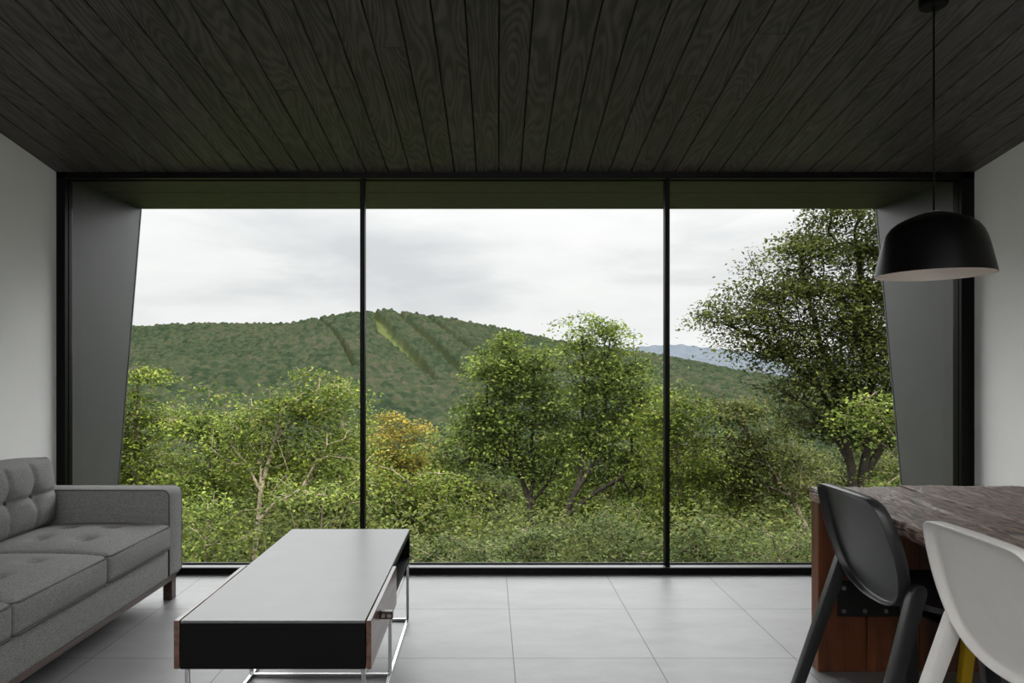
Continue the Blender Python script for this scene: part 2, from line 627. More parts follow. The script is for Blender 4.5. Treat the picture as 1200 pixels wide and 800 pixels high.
# upholstered base
boxo('upholstered_base', (SX0 + 0.01, SX1 - 0.004, SY0 + 0.15, SY1 - 0.15, 0.136, 0.29), M['fabric'], sofa, bev=0.012, seg=3)
bm = bmesh.new()
w_ = 0.035
box(bm, SX0 + 0.02, SX0 + 0.02 + w_, SY0 + 0.012, SY1 - 0.012, 0.108, 0.136, bev=0.002, seg=1)
box(bm, SX1 - 0.012 - w_, SX1 - 0.012, SY0 + 0.012, SY1 - 0.012, 0.108, 0.136, bev=0.002, seg=1)
box(bm, SX0 + 0.02, SX1 - 0.012, SY0 + 0.012, SY0 + 0.012 + w_, 0.1085, 0.1355, bev=0.002, seg=1)
box(bm, SX0 + 0.02, SX1 - 0.012, SY1 - 0.012 - w_, SY1 - 0.012, 0.1085, 0.1355, bev=0.002, seg=1)
obj_bm('wood_plinth', bm, M['sofa_wood'], sofa)
for lx in (SX0 + 0.03, SX1 - 0.065):
    for ly in (SY0 + 0.03, SY1 - 0.085):
        bm = bmesh.new()
        box(bm, lx, lx + 0.048, ly, ly + 0.048, 0.0, 0.109, bev=0.002, seg=1)
        lg = obj_bm('leg', bm, M['sofa_wood'], sofa)
# back
boxo('backrest', (SX0, SX0 + 0.12, SY0 + 0.14, SY1 - 0.14, 0.136, 0.60), M['fabric'], sofa, bev=0.02, seg=3)
# arms
for (ya, yb) in ((SY0, SY0 + 0.15), (SY1 - 0.15, SY1)):
    bm = bmesh.new()
    # profile in XZ with a generously rounded front top corner
    prof = [(SX0, 0.136), (SX1 - 0.012, 0.136), (SX1, 0.15)]
    rr = 0.04
    for i in range(9):
        a = math.radians(90 * i / 8)
        prof.append((SX1 - rr + rr * math.cos(a), 0.60 - rr + rr * math.sin(a)))
    prof += [(SX0 + 0.02, 0.60), (SX0, 0.58)]
    prism(bm, prof, 'y', ya, yb)
    bmesh.ops.recalc_face_normals(bm, faces=bm.faces[:])
    es = [e for e in bm.edges if len(e.link_faces) == 2 and any(len(f.verts) > 4 for f in e.link_faces)]
    bmesh.ops.bevel(bm, geom=es, offset=0.014, segments=3, profile=0.5, affect='EDGES')
    ar = obj_bm('arm', bm, M['fabric'], sofa, smooth=True, angle=35)
    bm = bmesh.new()
    for yy in (ya + 0.004, yb - 0.004):
        off = 0.004
        pts = [(SX1 - off, yy, 0.15)]
        for i in range(9):
            a = math.radians(90 * i / 8)
            pts.append((SX1 - rr + (rr - off) * math.cos(a), yy, 0.60 - rr + (rr - off) * math.sin(a)))
        pts.append((SX0 + 0.02, yy, 0.60 - off))
        tube(bm, pts, 0.0042, sides=6)
    obj_bm('piping', bm, M['fabric_dk'], ar, smooth=True)
# seat cushions
CW = (SY1 - SY0 - 0.30) / 3
CD = 0.63
for i in range(3):
    yc = SY0 + 0.15 + CW * (i + 0.5)
    xc = SX1 + 0.012 - CD / 2
    sxx, syy, szz = CD, CW - 0.004, 0.125
    tf = [(-0.11, -0.11), (-0.11, 0.11), (0.10, -0.11), (0.10, 0.11)]
    mt = Matrix.Translation((xc, yc, 0.2915 + szz / 2))
    bm = soft_box(sxx, syy, szz, 0.024, n=44, puff=0.040, side=0.012, tufts=tf, tdepth=0.027, tsig=0.026, crease=0.0, seed=i)
    xf(bm, mt)
    cu = obj_bm('seat_cushion', bm, M['fabric'], sofa, smooth=True)
    bm = bmesh.new()
    for zz in (szz / 2 - 0.006, -szz / 2 + 0.006):
        tube(bm, rrect_loop(sxx - 0.004, syy - 0.006, 0.03, zz), 0.0045, sides=6, closed=True)
    xf(bm, mt)
    obj_bm('piping', bm, M['fabric_dk'], cu, smooth=True)
# back cushions
for i in range(3):
    yc = SY0 + 0.15 + CW * (i + 0.5)
    sxx, syy, szz = 0.345, CW - 0.012, 0.16      # local x = height, y = width, z = thickness
    # stands on the seat, leaning slightly back against the backrest
    rot = Matrix(((0, 0, 1, 0), (0, 1, 0, 0), (-1, 0, 0, 0), (0, 0, 0, 1)))   # +z -> +X, +x -> -Z
    mt = Matrix.Translation((-2.355 - SFX, yc, 0.425 + sxx / 2)) @ Matrix.Rotation(math.radians(-4), 4, 'Y') @ rot
    tf = [(0.0, -0.09), (0.0, 0.09)]
    bm = soft_box(sxx, syy, szz, 0.03, n=52, puff=0.062, side=0.020, tufts=tf, tdepth=0.034, tsig=0.032, crease=0.013, csig=0.014,
                  cre_x=(0.0,), cre_y=(-0.09, 0.09), seed=10 + i)
    xf(bm, mt)
    cu = obj_bm('back_cushion', bm, M['fabric'], sofa, smooth=True)
    bm = bmesh.new()
    for zz in (szz / 2 - 0.008, -szz / 2 + 0.008):
        tube(bm, rrect_loop(sxx - 0.004, syy - 0.004, 0.035, zz), 0.0045, sides=6, closed=True)
    xf(bm, mt)
    obj_bm('piping', bm, M['fabric_dk'], cu, smooth=True)
    for ty in (-0.09, 0.09):
        bm = bmesh.new()
        bmesh.ops.create_uvsphere(bm, u_segments=14, v_segments=8, radius=0.011)
        for v in bm.verts: v.co.z *= 0.5
        bmesh.ops.translate(bm, vec=(0, ty, szz / 2 + 0.016), verts=bm.verts[:])
        xf(bm, mt)
        obj_bm('button', bm, M['fabric_dk'], cu, smooth=True)

# ------------------------------------------------------------------ coffee table
TX0, TX1, TY0, TY1 = -0.966, -0.3855, 2.155, 3.385
tc_ = tag(empty('coffee_table', ((TX0 + TX1) / 2, (TY0 + TY1) / 2, 0)), 'long coffee table with grey top, walnut sliding doors and steel legs', 'coffee table')
ox, oy = (TX0 + TX1) / 2, (TY0 + TY1) / 2
def tb(name, x0, x1, y0, y1, z0, z1, mat, parent=tc_, bev=0.0015):
    return boxo(name, (x0 - ox, x1 - ox, y0 - oy, y1 - oy, z0, z1), mat, parent, bev=bev, seg=1)
tb('tabletop', TX0, TX1, TY0, TY1, 0.4365, 0.445, M['slate'])
bm = bmesh.new()
def cb(x0, x1, y0, y1, z0, z1):
    box(bm, x0 - ox, x1 - ox, y0 - oy, y1 - oy, z0, z1, bev=0.001, seg=1)
cb(TX0, TX1, TY0, TY1, 0.416, 0.4365)                # under the top
cb(TX0, TX1, TY0, TY1, 0.293, 0.311)                # bottom board
cb(TX0, TX1, TY0, TY0 + 0.018, 0.311, 0.416)        # near end
cb(TX0, TX1, TY1 - 0.018, TY1, 0.311, 0.416)        # far end
ym = (TY0 + TY1) / 2
cb(ox - 0.008, ox + 0.008, TY0 + 0.018, TY1 - 0.018, 0.311, 0.416)   # spine
obj_bm('cabinet_body', bm, M['black'], tc_)
tb('divider', ox + 0.008, TX1 - 0.004, ym + 0.02, ym + 0.034, 0.311, 0.416, M['chrome'])
tb('divider', TX0 + 0.004, ox - 0.008, ym + 0.02, ym + 0.034, 0.311, 0.416, M['chrome'])
for side in (-1, 1):
    if side < 0:
        d = tb('sliding_door', TX0 - 0.021, TX0 - 0.003, TY0, ym - 0.005, 0.293, 0.445, M['walnut'])
    else:
        d = tb('sliding_door', TX1 + 0.003, TX1 + 0.019, TY0, ym - 0.02, 0.293, 0.445, M['walnut'])
    xs = TX1 + 0.019 if side > 0 else TX0 - 0.021
    hx0, hx1 = (xs, xs + 0.043) if side > 0 else (xs - 0.043, xs)
    h = tb('handle', hx0, hx1, 2.33, 2.352, 0.385, 0.412, M['sofa_wood'], d, bev=0.002)
    for q in (0.26, 0.72):
        bm = bmesh.new()
        bmesh.ops.create_cone(bm, cap_ends=True, segments=20, radius1=0.0085, radius2=0.0065, depth=0.004)
        bmesh.ops.rotate(bm, matrix=Matrix.Rotation(math.radians(90), 3, 'X'), verts=bm.verts[:])
        bmesh.ops.translate(bm, vec=(hx0 + (hx1 - hx0) * q - ox, 2.329 - oy, 0.3985), verts=bm.verts[:])
        obj_bm('stud', bm, M['bolt'], d, smooth=True, angle=40)
t_ = 0.0127
lys = (2.162, 2.752, 3.355)
lxs = (-0.955, -0.400)
for ly in lys:
    for lx in lxs:
        tb('leg', lx, lx + t_, ly, ly + t_, t_, 0.293, M['chrome'])
    tb('cross_rail', lxs[0] + t_, lxs[1], ly, ly + t_, 0, t_, M['chrome'])
for lx in lxs:
    tb('side_rail', lx, lx + t_, lys[0], lys[2] + t_, 0, t_, M['chrome'])

# ------------------------------------------------------------------ dining table
DX0, DX1, DY0, DY1, DZ = 1.341, 2.24, 0.95, 2.87, 0.752
dox, doy = (DX0 + DX1) / 2, (DY0 + DY1) / 2
dt = tag(empty('dining_table', (dox, doy, 0)), 'heavy reclaimed timber dining table with rough brown plank top', 'dining table')
# top: five thick planks with worn, uneven faces
V, Fc, A = [], [], []
ws = [0.20, 0.165, 0.19, 0.17, 0.174]
x = DX0
rng = np.random.default_rng(3)
def fbm(X, Y, seed, fx, fy, oct=5):
    r_ = np.random.default_rng(seed)
    out_ = np.zeros_like(X)
    amp = 1.0
    for o_ in range(oct):
        for _ in range(3):
            a_, b_, p_ = r_.normal(0, 1), r_.normal(0, 1), r_.uniform(0, 6.28)
            out_ += amp * np.sin(X * fx * a_ + Y * fy * b_ + p_) / 3
        amp *= 0.6; fx *= 1.9; fy *= 1.9
    return out_
for pi_, w in enumerate(ws):
    nx, ny = 26, 260
    u = np.linspace(0, 1, nx); v = np.linspace(0, 1, ny)
    U, W = np.meshgrid(u, v)
    dz = rng.uniform(-0.004, 0.004)
    e = np.minimum(U, 1 - U) * w
    ey = np.minimum(W, 1 - W) * (DY1 - DY0)
    X = x + 0.0015 + U * (w - 0.003) - dox
    jag0, jag1 = rng.uniform(-0.006, 0.0), rng.uniform(-0.010, 0.0)
    Yv = DY0 - jag0 + W * (DY1 - DY0 + jag1 + jag0) - doy
    rough = fbm(X, Yv, 50 + pi_, 28, 2.2) * 0.0022 + fbm(X, Yv, 80 + pi_, 140, 40, 3) * 0.0011
    gouge = np.maximum(0, fbm(X, Yv, 30 + pi_, 30, 5, 3) - 0.9) * 0.016
    rnd_ = -0.007 * np.exp(-(e / 0.006) ** 2) * (1 + 0.8 * fbm(X * 0, Yv, 20 + pi_, 1, 14, 3)) - 0.005 * np.exp(-(ey / 0.006) ** 2)
    Z = DZ - 0.004 + dz + rough - gouge + rnd_
    base = len(V)
    # side wobble on the outer edges
    top = np.stack([X, Yv, Z], -1).reshape(-1, 3)
    if pi_ == 0:
        T = top.reshape(ny, nx, 3); T[:, 0, 0] += 0.004 * fbm(T[:, 0, 1] * 0, T[:, 0, 1], 5, 1, 18, 4)
        top = T.reshape(-1, 3)
    th = 0.062
    mid = top.copy(); mid[:, 2] = DZ - th * 0.5
    bot = top.copy(); bot[:, 2] = DZ - th + 0.002 * np.sin(bot[:, 1] * 23 + pi_)
    V += top.tolist(); 
    idx = np.arange(nx * ny).reshape(ny, nx)
    q = np.stack([idx[:-1, :-1], idx[:-1, 1:], idx[1:, 1:], idx[1:, :-1]], -1).reshape(-1, 4) + base
    rv = rng.random()
    Fc += q.tolist(); A += [rv] * len(q)
    border = np.concatenate([idx[0, :], idx[1:, -1], idx[-1, -2::-1], idx[-2:0:-1, 0]])
    nb = len(border)
    b1 = len(V)
    mb = mid[border].copy()
    mb[:, 0] += np.where(np.isin(border, idx[:, 0]), -0.003 + 0.004 * np.sin(mb[:, 1] * 31) * np.sin(mb[:, 1] * 11 + 1), 0)
    V += mb.tolist()
    b2 = len(V)
    V += bot[border].tolist()
    for j in range(nb):
        j2 = (j + 1) % nb
        Fc.append((base + border[j], b1 + j, b1 + j2, base + border[j2])); A.append(rv)
        Fc.append((b1 + j, b2 + j, b2 + j2, b1 + j2)); A.append(rv)
    Fc.append((b2, b2 + nx - 1, b2 + nx - 1 + ny - 1, b2 + nx - 1 + ny - 1 + nx - 1)); A.append(rv)
    x += w
top_o = obj_np('tabletop', V, Fc, M['reclaimed'], dt, smooth=True, attr=('plank', A))
top_o.data.set_sharp_from_angle(angle=math.radians(50))
for (ya, yb, face) in ((2.80, 2.862, -1), (0.96, 1.022, 1)):
    bm = bmesh.new()
    lay = None
    xs_ = [DX0 + 0.002, 1.544, 1.757, 1.975, DX1 - 0.004]
    V, Fc, A = [], [], []
    for j in range(4):
        bm2 = bmesh.new()
        yo = random.uniform(-0.003, 0.003)
        box(bm2, xs_[j] + 0.0015 - dox, xs_[j + 1] - 0.0015 - dox, ya + yo - doy, yb + yo - doy, 0.0 + 0.0, 0.6895, bev=0.004, seg=2)
        bm2.verts.ensure_lookup_table()
        b0 = len(V)
        rv = random.random()
        bmesh.ops.triangulate(bm2, faces=bm2.faces[:])
        V += [tuple(v.co) for v in bm2.verts]
        bm2.verts.index_update()
        for f in bm2.faces:
            Fc.append([b0 + v.index for v in f.verts]); A.append(rv)
        bm2.free()
    bm.free()
    obj_np('leg_panel', V, Fc, M['trestle'], dt, smooth=False, attr=('plank', A))
    # bracket plate with bolts on the inner face
    yf = ya if face < 0 else yb
    y0_, y1_ = (yf - 0.012, yf - 0.0035) if face < 0 else (yf + 0.0035, yf + 0.012)
    pl = boxo('bracket_plate', (1.42 - dox, 2.16 - dox, y0_ - doy, y1_ - doy, 0.228, 0.372), M['steel_blk'], dt, bev=0.002, seg=1)
    ysurf = y0_ if face < 0 else y1_
    for bz in (0.252, 0.345):
        for bxx in (1.443, 1.529, 1.614, 1.966, 2.051, 2.137):
            bm = bmesh.new()
            bmesh.ops.create_cone(bm, cap_ends=True, segments=16, radius1=0.0095, radius2=0.0075, depth=0.006)
            bmesh.ops.rotate(bm, matrix=Matrix.Rotation(math.radians(90 if face < 0 else -90), 3, 'X'), verts=bm.verts[:])
            bmesh.ops.translate(bm, vec=(bxx - dox, ysurf + face * 0.003 - doy, bz), verts=bm.verts[:])
            obj_bm('bolt', bm, M['bolt'], pl, smooth=True, angle=40)
bm = bmesh.new()
zA, zB = 0.245, 0.355
xc = (1.42 + 2.16) / 2
ya, yb = 1.036, 2.786
box(bm, xc - 0.055 - dox, xc + 0.055 - dox, ya - doy, yb - doy, zB - 0.010, zB)
box(bm, xc - 0.055 - dox, xc + 0.055 - dox, ya - doy, yb - doy, zA, zA + 0.010)
box(bm, xc - 0.006 - dox, xc + 0.006 - dox, ya - doy, yb - doy, zA + 0.008, zB - 0.008)
obj_bm('stretcher_beam', bm, M['steel_blk'], dt)

# ------------------------------------------------------------------ dining chairs
def back_x(z):
    zs = [0.40, 0.435, 0.47, 0.52, 0.60, 0.70, 0.82]
    xs = [-0.105, -0.130, -0.148, -0.168, -0.192, -0.220, -0.254]
    return float(np.interp(z, zs, xs))


def outline(n=96):
    """closed outline of the backrest, (lateral, height)"""
    half = [(0.0, 0.428), (0.06, 0.431), (0.115, 0.446), (0.16, 0.474), (0.192, 0.515), (0.212, 0.57), (0.220, 0.63),
            (0.217, 0.69), (0.207, 0.745), (0.193, 0.782), (0.172, 0.803), (0.14, 0.812), (0.08, 0.816), (0.0, 0.818)]
    P = np.array(half)
    # Catmull-Rom through the half outline, then mirror
    Q = np.vstack([[-P[1, 0], P[1, 1]], P, [-P[-2, 0], P[-2, 1]]])
    pts = []
    for i in range(1, len(Q) - 2):
        p0, p1, p2, p3 = Q[i - 1], Q[i], Q[i + 1], Q[i + 2]
        for t in np.linspace(0, 1, 5, endpoint=False):
            pts.append(0.5 * ((2 * p1) + (-p0 + p2) * t + (2 * p0 - 5 * p1 + 4 * p2 - p3) * t * t + (-p0 + 3 * p1 - 3 * p2 + p3) * t ** 3))
    pts.append(P[-1])
    pts = np.array(pts)
    mir = pts[1:-1][::-1] * np.array([-1, 1])
    return np.vstack([pts, mir])


def make_chair(name, label, mat, loc, rz):
    ch = tag(empty(name, loc, rz), label, 'chair', 'moulded chairs around the timber table')
    O = outline()
    n = len(O)
    cen = np.array([0.0, 0.62])
    V, Fc = [], []
    rim = 0.034
    def ring(scale, inset, dx):
        """ring scaled to the centre then inset by metres; dx = offset along depth"""
        P = cen + (O - cen) * scale
        if inset:
            d = O - cen
            L = np.linalg.norm(d, axis=1, keepdims=True)
            P = P - d / L * inset
        s = len(V)
        for (y_, z_) in P:
            V.append((back_x(z_) + 0.45 * y_ * y_ + dx, y_, z_))
        return s
    rings = []
    # recessed rear panel, from the centre outwards, then the rim, then the front face back to the centre
    rear = 0.0
    for s in (0.02, 0.2, 0.4, 0.6, 0.75, 0.86):
        rings.append(ring(s, 0, 0.026 * 1.0 + rear + 0.006 * (1 - s)))
    rings.append(ring(1, 0.016, 0.025))
    rings.append(ring(1, 0.0115, 0.018))
    rings.append(ring(1, 0.0085, 0.004))
    rings.append(ring(1, 0.0065, -0.002))
    rings.append(ring(1, 0.002, -0.002))
    rings.append(ring(1, 0.0, 0.001))
    rings.append(ring(1, 0.0, 0.020))
    rings.append(ring(1, 0.001, 0.038))
    rings.append(ring(1, 0.006, 0.042))
    for s in (0.93, 0.8, 0.6, 0.4, 0.2, 0.02):
        rings.append(ring(s, 0, 0.040))
    for a_, b_ in zip(rings[:-1], rings[1:]):
        for j in range(n):
            j2 = (j + 1) % n
            Fc.append((a_ + j, a_ + j2, b_ + j2, b_ + j))
    me_o = obj_np('backrest', V, Fc, mat, ch)
    # close the two centre holes
    bm = bmesh.new(); bm.from_mesh(me_o.data)
    bmesh.ops.holes_fill(bm, edges=[e for e in bm.edges if e.is_boundary], sides=0)
    bmesh.ops.recalc_face_normals(bm, faces=bm.faces[:])
    for f in bm.faces: f.smooth = True
    bm.to_mesh(me_o.data); bm.free()
    # seat pan flowing out of the back
    prof = [(-0.095, 0.478), (-0.085, 0.462), (-0.05, 0.452), (0.0, 0.447), (0.08, 0.446), (0.16, 0.450), (0.225, 0.452), (0.262, 0.446), (0.275, 0.432)]
    hw = [0.12, 0.155, 0.19, 0.216, 0.220, 0.217, 0.208, 0.195, 0.185]
    mcols = 18
    V, Fc = [], []
    for lay_ in (0, 1):
        for (px_, pz_), h_ in zip(prof, hw):
            for c in range(mcols + 1):
                u = -1 + 2 * c / mcols
                zz = pz_ + 0.020 * abs(u) ** 3 - (0.018 if lay_ else 0) + (0.0 if lay_ == 0 else 0.0)
                V.append((px_, u * h_, zz))
    r_ = mcols + 1
    nl = len(prof) * r_
    for i in range(len(prof) - 1):
        for c in range(mcols):
            a_ = i * r_ + c
            Fc.append((a_, a_ + 1, a_ + r_ + 1, a_ + r_))
            Fc.append((nl + a_, nl + a_ + r_, nl + a_ + r_ + 1, nl + a_ + 1))
    for i in range(len(prof) - 1):
        a_ = i * r_
        Fc.append((a_, a_ + r_, nl + a_ + r_, nl + a_))
        a_ = i * r_ + mcols
        Fc.append((a_, nl + a_, nl + a_ + r_, a_ + r_))
    for c in range(mcols):
        Fc.append((c, nl + c, nl + c + 1, c + 1))
        a_ = (len(prof) - 1) * r_ + c
        Fc.append((a_, a_ + 1, nl + a_ + 1, nl + a_))
    so = obj_np('seat', V, Fc, mat, ch)
    so.data.set_sharp_from_angle(angle=math.radians(50))
    # square section raked legs with rounded tops
    def leg(p0, p1, wx0, wy0, wx1, wy1):
        bm = bmesh.new()
        p0, p1 = Vector(p0), Vector(p1)
        secs = []
        for t, kx, ky in ((0.0, 0.45, 0.6), (0.015, 0.8, 0.85), (0.045, 1, 1), (0.5, 1, 1), (1.0, 1, 1)):
            p = p0.lerp(p1, t)
            wx = (wx0 + (wx1 - wx0) * t) * kx / 2
            wy = (wy0 + (wy1 - wy0) * t) * ky / 2
            secs.append([bm.verts.new((p.x + sx * wx, p.y + sy * wy, p.z)) for sx, sy in ((-1, -1), (1, -1), (1, 1), (-1, 1))])
        bm.faces.new(secs[0]); bm.faces.new(secs[-1][::-1])
        for A_, B_ in zip(secs[:-1], secs[1:]):
            for j in range(4):
                bm.faces.new((A_[j], A_[(j + 1) % 4], B_[(j + 1) % 4], B_[j]))
        bmesh.ops.recalc_face_normals(bm, faces=bm.faces[:])
        es = [e for e in bm.edges if abs((e.verts[0].co - e.verts[1].co).normalized().z) > 0.5]
        bmesh.ops.bevel(bm, geom=es, offset=0.003, segments=2, profile=0.5, affect='EDGES')
        obj_bm('leg', bm, mat, ch, smooth=True, angle=40)
    for s in (-1, 1):
        leg((-0.105, s * 0.222, 0.550), (-0.275, s * 0.262, 0.0), 0.050, 0.034, 0.042, 0.030)
        leg((0.115, s * 0.200, 0.445), (0.150, s * 0.225, 0.0), 0.050, 0.034, 0.042, 0.030)
    return ch


make_chair('dining_chair', 'charcoal moulded chair at the table end nearest the window', M['chair_dk'], (1.47, 2.40, 0), 0)
make_chair('dining_chair', 'white moulded chair pulled up beside the charcoal one', M['chair_wh'], (1.47, 1.77, 0), 0)
make_chair('dining_chair', 'yellow moulded chair across the table, only a leg showing', M['chair_ye'], (2.02, 2.475, 0), math.pi)

# ------------------------------------------------------------------ pendant lamp
LX, LY, LZ = 1.698, 2.617, 1.592
lamp = tag(empty('pendant_lamp', (LX, LY, LZ)), 'matt black dome pendant lamp hanging over the timber table', 'pendant lamp')
H = 0.243
prof = [(0.2000, 0.0), (0.1965, 0.02), (0.1890, 0.055), (0.1805, 0.095), (0.1705, 0.133), (0.158, 0.163), (0.143, 0.184), (0.122, 0.201),
        (0.095, 0.2145), (0.065, 0.2265), (0.035, 0.236), (0.012, 0.2415), (0.006, 0.244)]
inner = [(max(0.004, r_ - 0.0022), z_ - 0.0018 * (1 if z_ > 0.05 else 0)) for r_, z_ in prof]
bm = bmesh.new()
lathe(bm, prof + [(0.0, 0.2445)], 96)
lathe(bm, [prof[0], inner[0]], 96)
obj_bm('lamp_shade', bm, M['lamp_out'], lamp, smooth=True)
bm = bmesh.new()
lathe(bm, inner + [(0.0, 0.2415)], 96)
obj_bm('inner_lining', bm, M['lamp_in'], lamp, smooth=True)
bm = bmesh.new()
lathe(bm, [(0.0, 0.2405), (0.022, 0.2405), (0.022, 0.175), (0.018, 0.165), (0.0, 0.165)], 32)
obj_bm('socket', bm, M['lamp_in'], lamp, smooth=True, angle=40)
bm = bmesh.new()
bmesh.ops.create_uvsphere(bm, u_segments=24, v_segments=14, radius=0.034)
bmesh.ops.translate(bm, vec=(0, 0, 0.132), verts=bm.verts[:])
obj_bm('bulb', bm, M['lamp_in'], lamp, smooth=True)
zc = cz(LY) - LZ
bm = bmesh.new()
tube(bm, [(0, 0, 0.243), (0, 0, 0.6), (0, 0, zc - 0.02)], 0.0034, sides=10)
obj_bm('cord', bm, M['lamp_out'], lamp, smooth=True)
bm = bmesh.new()
lathe(bm, [(0.0, zc - 0.032), (0.045, zc - 0.032), (0.05, zc - 0.027), (0.05, zc + 0.004), (0.0, zc + 0.004)], 40)
obj_bm('ceiling_rose', bm, M['lamp_out'], lamp, smooth=True, angle=40)

# ================================================================== OUTSIDE
def gz(x, y):
    """ground height on the slope below the house"""
    if y < 5: return -0.75
    if y < 60: return -0.75 - 0.42 * (y - 5)
    return -0.75 - 0.42 * 55 - 0.10 * (y - 60)


# slope around and below the house
xs = np.linspace(-70, 70, 57); ys = np.concatenate([np.linspace(-45, 4, 14), np.linspace(5, 60, 45), np.linspace(66, 300, 20)])
Xg, Yg = np.meshgrid(xs, ys)
Xg = Xg * (1 + np.maximum(0, Yg - 20) / 45)
Zg = np.vectorize(gz)(Xg, Yg) + 0.25 * np.sin(Xg * 0.6) * np.sin(Yg * 0.5) * (np.abs(Yg) > 6)
idx = np.arange(Xg.size).reshape(Xg.shape)
q = np.stack([idx[:-1, :-1], idx[:-1, 1:], idx[1:, 1:], idx[1:, :-1]], -1).reshape(-1, 4)
tag(obj_np('hill_slope', np.stack([Xg, Yg, Zg], -1).reshape(-1, 3), q, M['soil']), kind='structure')


# ---- forested mountain with ski runs
def ridge_h(px):
    P = [(-400, 380), (100, 386), (150, 384), (200, 381), (250, 379.5), (300, 380), (340, 380), (365, 374.5), (400, 369), (430, 365.5), (455, 363.5), (480, 367),
         (520, 373), (560, 380), (590, 386), (620, 393), (660, 402), (700, 408), (740, 412), (780, 418), (820, 426), (870, 436), (950, 448), (1060, 458), (1500, 470)]
    P = np.array(P, float)
    return np.interp(px, P[:, 0], P[:, 1])


YR, YN = 1500.0, 420.0
dxg = 2.4
xs = np.arange(-1150, 1150, dxg)
ys = np.arange(YN, YR + 60, 2.7)
Xg, Yg = np.meshgrid(xs, ys)
t = (Yg - YN) / (YR - YN)
# ridge profile is a function of x along the ridge line
ridge = CAMZ - (ridge_h(CX + F * Xg / YR) - CY) / F * YR - 15
foot = -95.0
s = np.clip(t, 0, 1)
Zb = foot + (ridge - foot) * (0.72 * s + 0.28 * s * s)
Zb = np.where(t > 1, ridge - (Yg - YR) * 0.5, Zb)
Zb += 7 * np.sin(Xg / 95.0 + 1.0 + Yg / 260) * np.sin(np.pi * s) + 5 * np.sin(Xg / 41.0 + Yg / 150.0) * np.sin(np.pi * s)
# crowns: bumps from a jittered lattice (Worley)
cell = 9.0
gx = np.floor(Xg / cell).astype(int); gy = np.floor(Yg / cell).astype(int)
def h2(a, b, k):
    v = np.sin(a * 127.1 + b * 311.7 + k * 74.7) * 43758.5453
    return v - np.floor(v)
best = np.full(Xg.shape, 1e9); hid = np.zeros(Xg.shape); hs = np.zeros(Xg.shape)
for ddx in (-1, 0, 1):
    for ddy in (-1, 0, 1):
        a, b = gx + ddx, gy + ddy
        px_ = (a + 0.15 + 0.7 * h2(a, b, 1)) * cell; py_ = (b + 0.15 + 0.7 * h2(a, b, 2)) * cell
        d = (Xg - px_) ** 2 + (Yg - py_) ** 2
        m_ = d < best
        best = np.where(m_, d, best); hid = np.where(m_, h2(a, b, 3), hid); hs = np.where(m_, h2(a, b, 4), hs)
bump = np.sqrt(np.clip(1 - best / (cell * 0.78) ** 2, 0, 1)) * (7.0 + 6.0 * hs) + 9.0
# ski runs given as polylines on the picture of the mountain: pixel x at pixel y, with half width
PXv = CX + F * Xg / Yg
PYv = CY - F * (Zb + 9 - CAMZ) / Yg
runs = [([(434, 364), (446, 378), (452, 392), (470, 408), (486, 424), (500, 440), (512, 452)], [1.5, 5, 8, 6.5, 5, 4, 2]),
        ([(460, 364), (478, 379), (504, 402), (528, 426), (546, 448)], [2.0, 3.0, 3.6, 3.4, 2.5]),
        ([(488, 366), (510, 381), (534, 398), (562, 419)], [1.8, 2.6, 3.0, 2.4]),
        ([(372, 376), (392, 392), (404, 410), (416, 436)], [1.4, 2.0, 2.6, 2.2])]
run = np.zeros(Xg.shape)
for P, wv in runs:
    P = np.array(P, float)
    xc_ = np.interp(PYv, P[:, 1], P[:, 0]); hw_ = np.interp(PYv, P[:, 1], wv)
    inside = (PYv > P[0, 1] - 1) & (PYv < P[-1, 1])
    d = np.abs(PXv - xc_) / hw_ + 0.18 * np.sin(PYv * 0.9) 
    run = np.maximum(run, np.where(inside & (t < 1.0), np.clip(1.6 - d, 0, 1), 0))
Zm = Zb + bump * (1 - np.clip(run * 1.5, 0, 1))
idx = np.arange(Xg.size).reshape(Xg.shape)
q = np.stack([idx[:-1, :-1], idx[:-1, 1:], idx[1:, 1:], idx[1:, :-1]], -1).reshape(-1, 4)
m, nt, out = nmat('mountain_forest')
a1 = N(nt, 'ShaderNodeAttribute', attribute_name='tint')
a2 = N(nt, 'ShaderNodeAttribute', attribute_name='run')
r1 = ramp(nt, [(0.0, (0.010, 0.016, 0.009)), (0.45, (0.017, 0.0225, 0.012)), (0.78, (0.022, 0.026, 0.0145)), (1.0, (0.028, 0.0275, 0.017))])  # blue raised a little in these greens to imitate haze
nt.links.new(a1.outputs['Fac'], r1.inputs['Fac'])
mx = N(nt, 'ShaderNodeMix', data_type='RGBA')
nt.links.new(a2.outputs['Fac'], mx.inputs[0])
nt.links.new(r1.outputs['Color'], mx.inputs[6])
mx.inputs[7].default_value = (0.042, 0.050, 0.018, 1)
b = N(nt, 'ShaderNodeBsdfPrincipled')
b.inputs['Roughness'].default_value = 0.9
b.inputs['Specular IOR Level'].default_value = 0.0
nt.links.new(mx.outputs[2], b.inputs['Base Color'])
nt.links.new(b.outputs[0], out.inputs['Surface'])
mo = obj_np('mountain', np.stack([Xg, Yg, Zm], -1).reshape(-1, 3), q, m)
for nm, arr in (('tint', np.clip(hid + 0.15 * np.sin(Xg / 60) * np.sin(Yg / 80), 0, 1)), ('run', run)):
    at_ = mo.data.attributes.new(nm, 'FLOAT', 'POINT')
    at_.data.foreach_set('value', arr.ravel().astype(np.float32))
tag(mo, kind='structure')
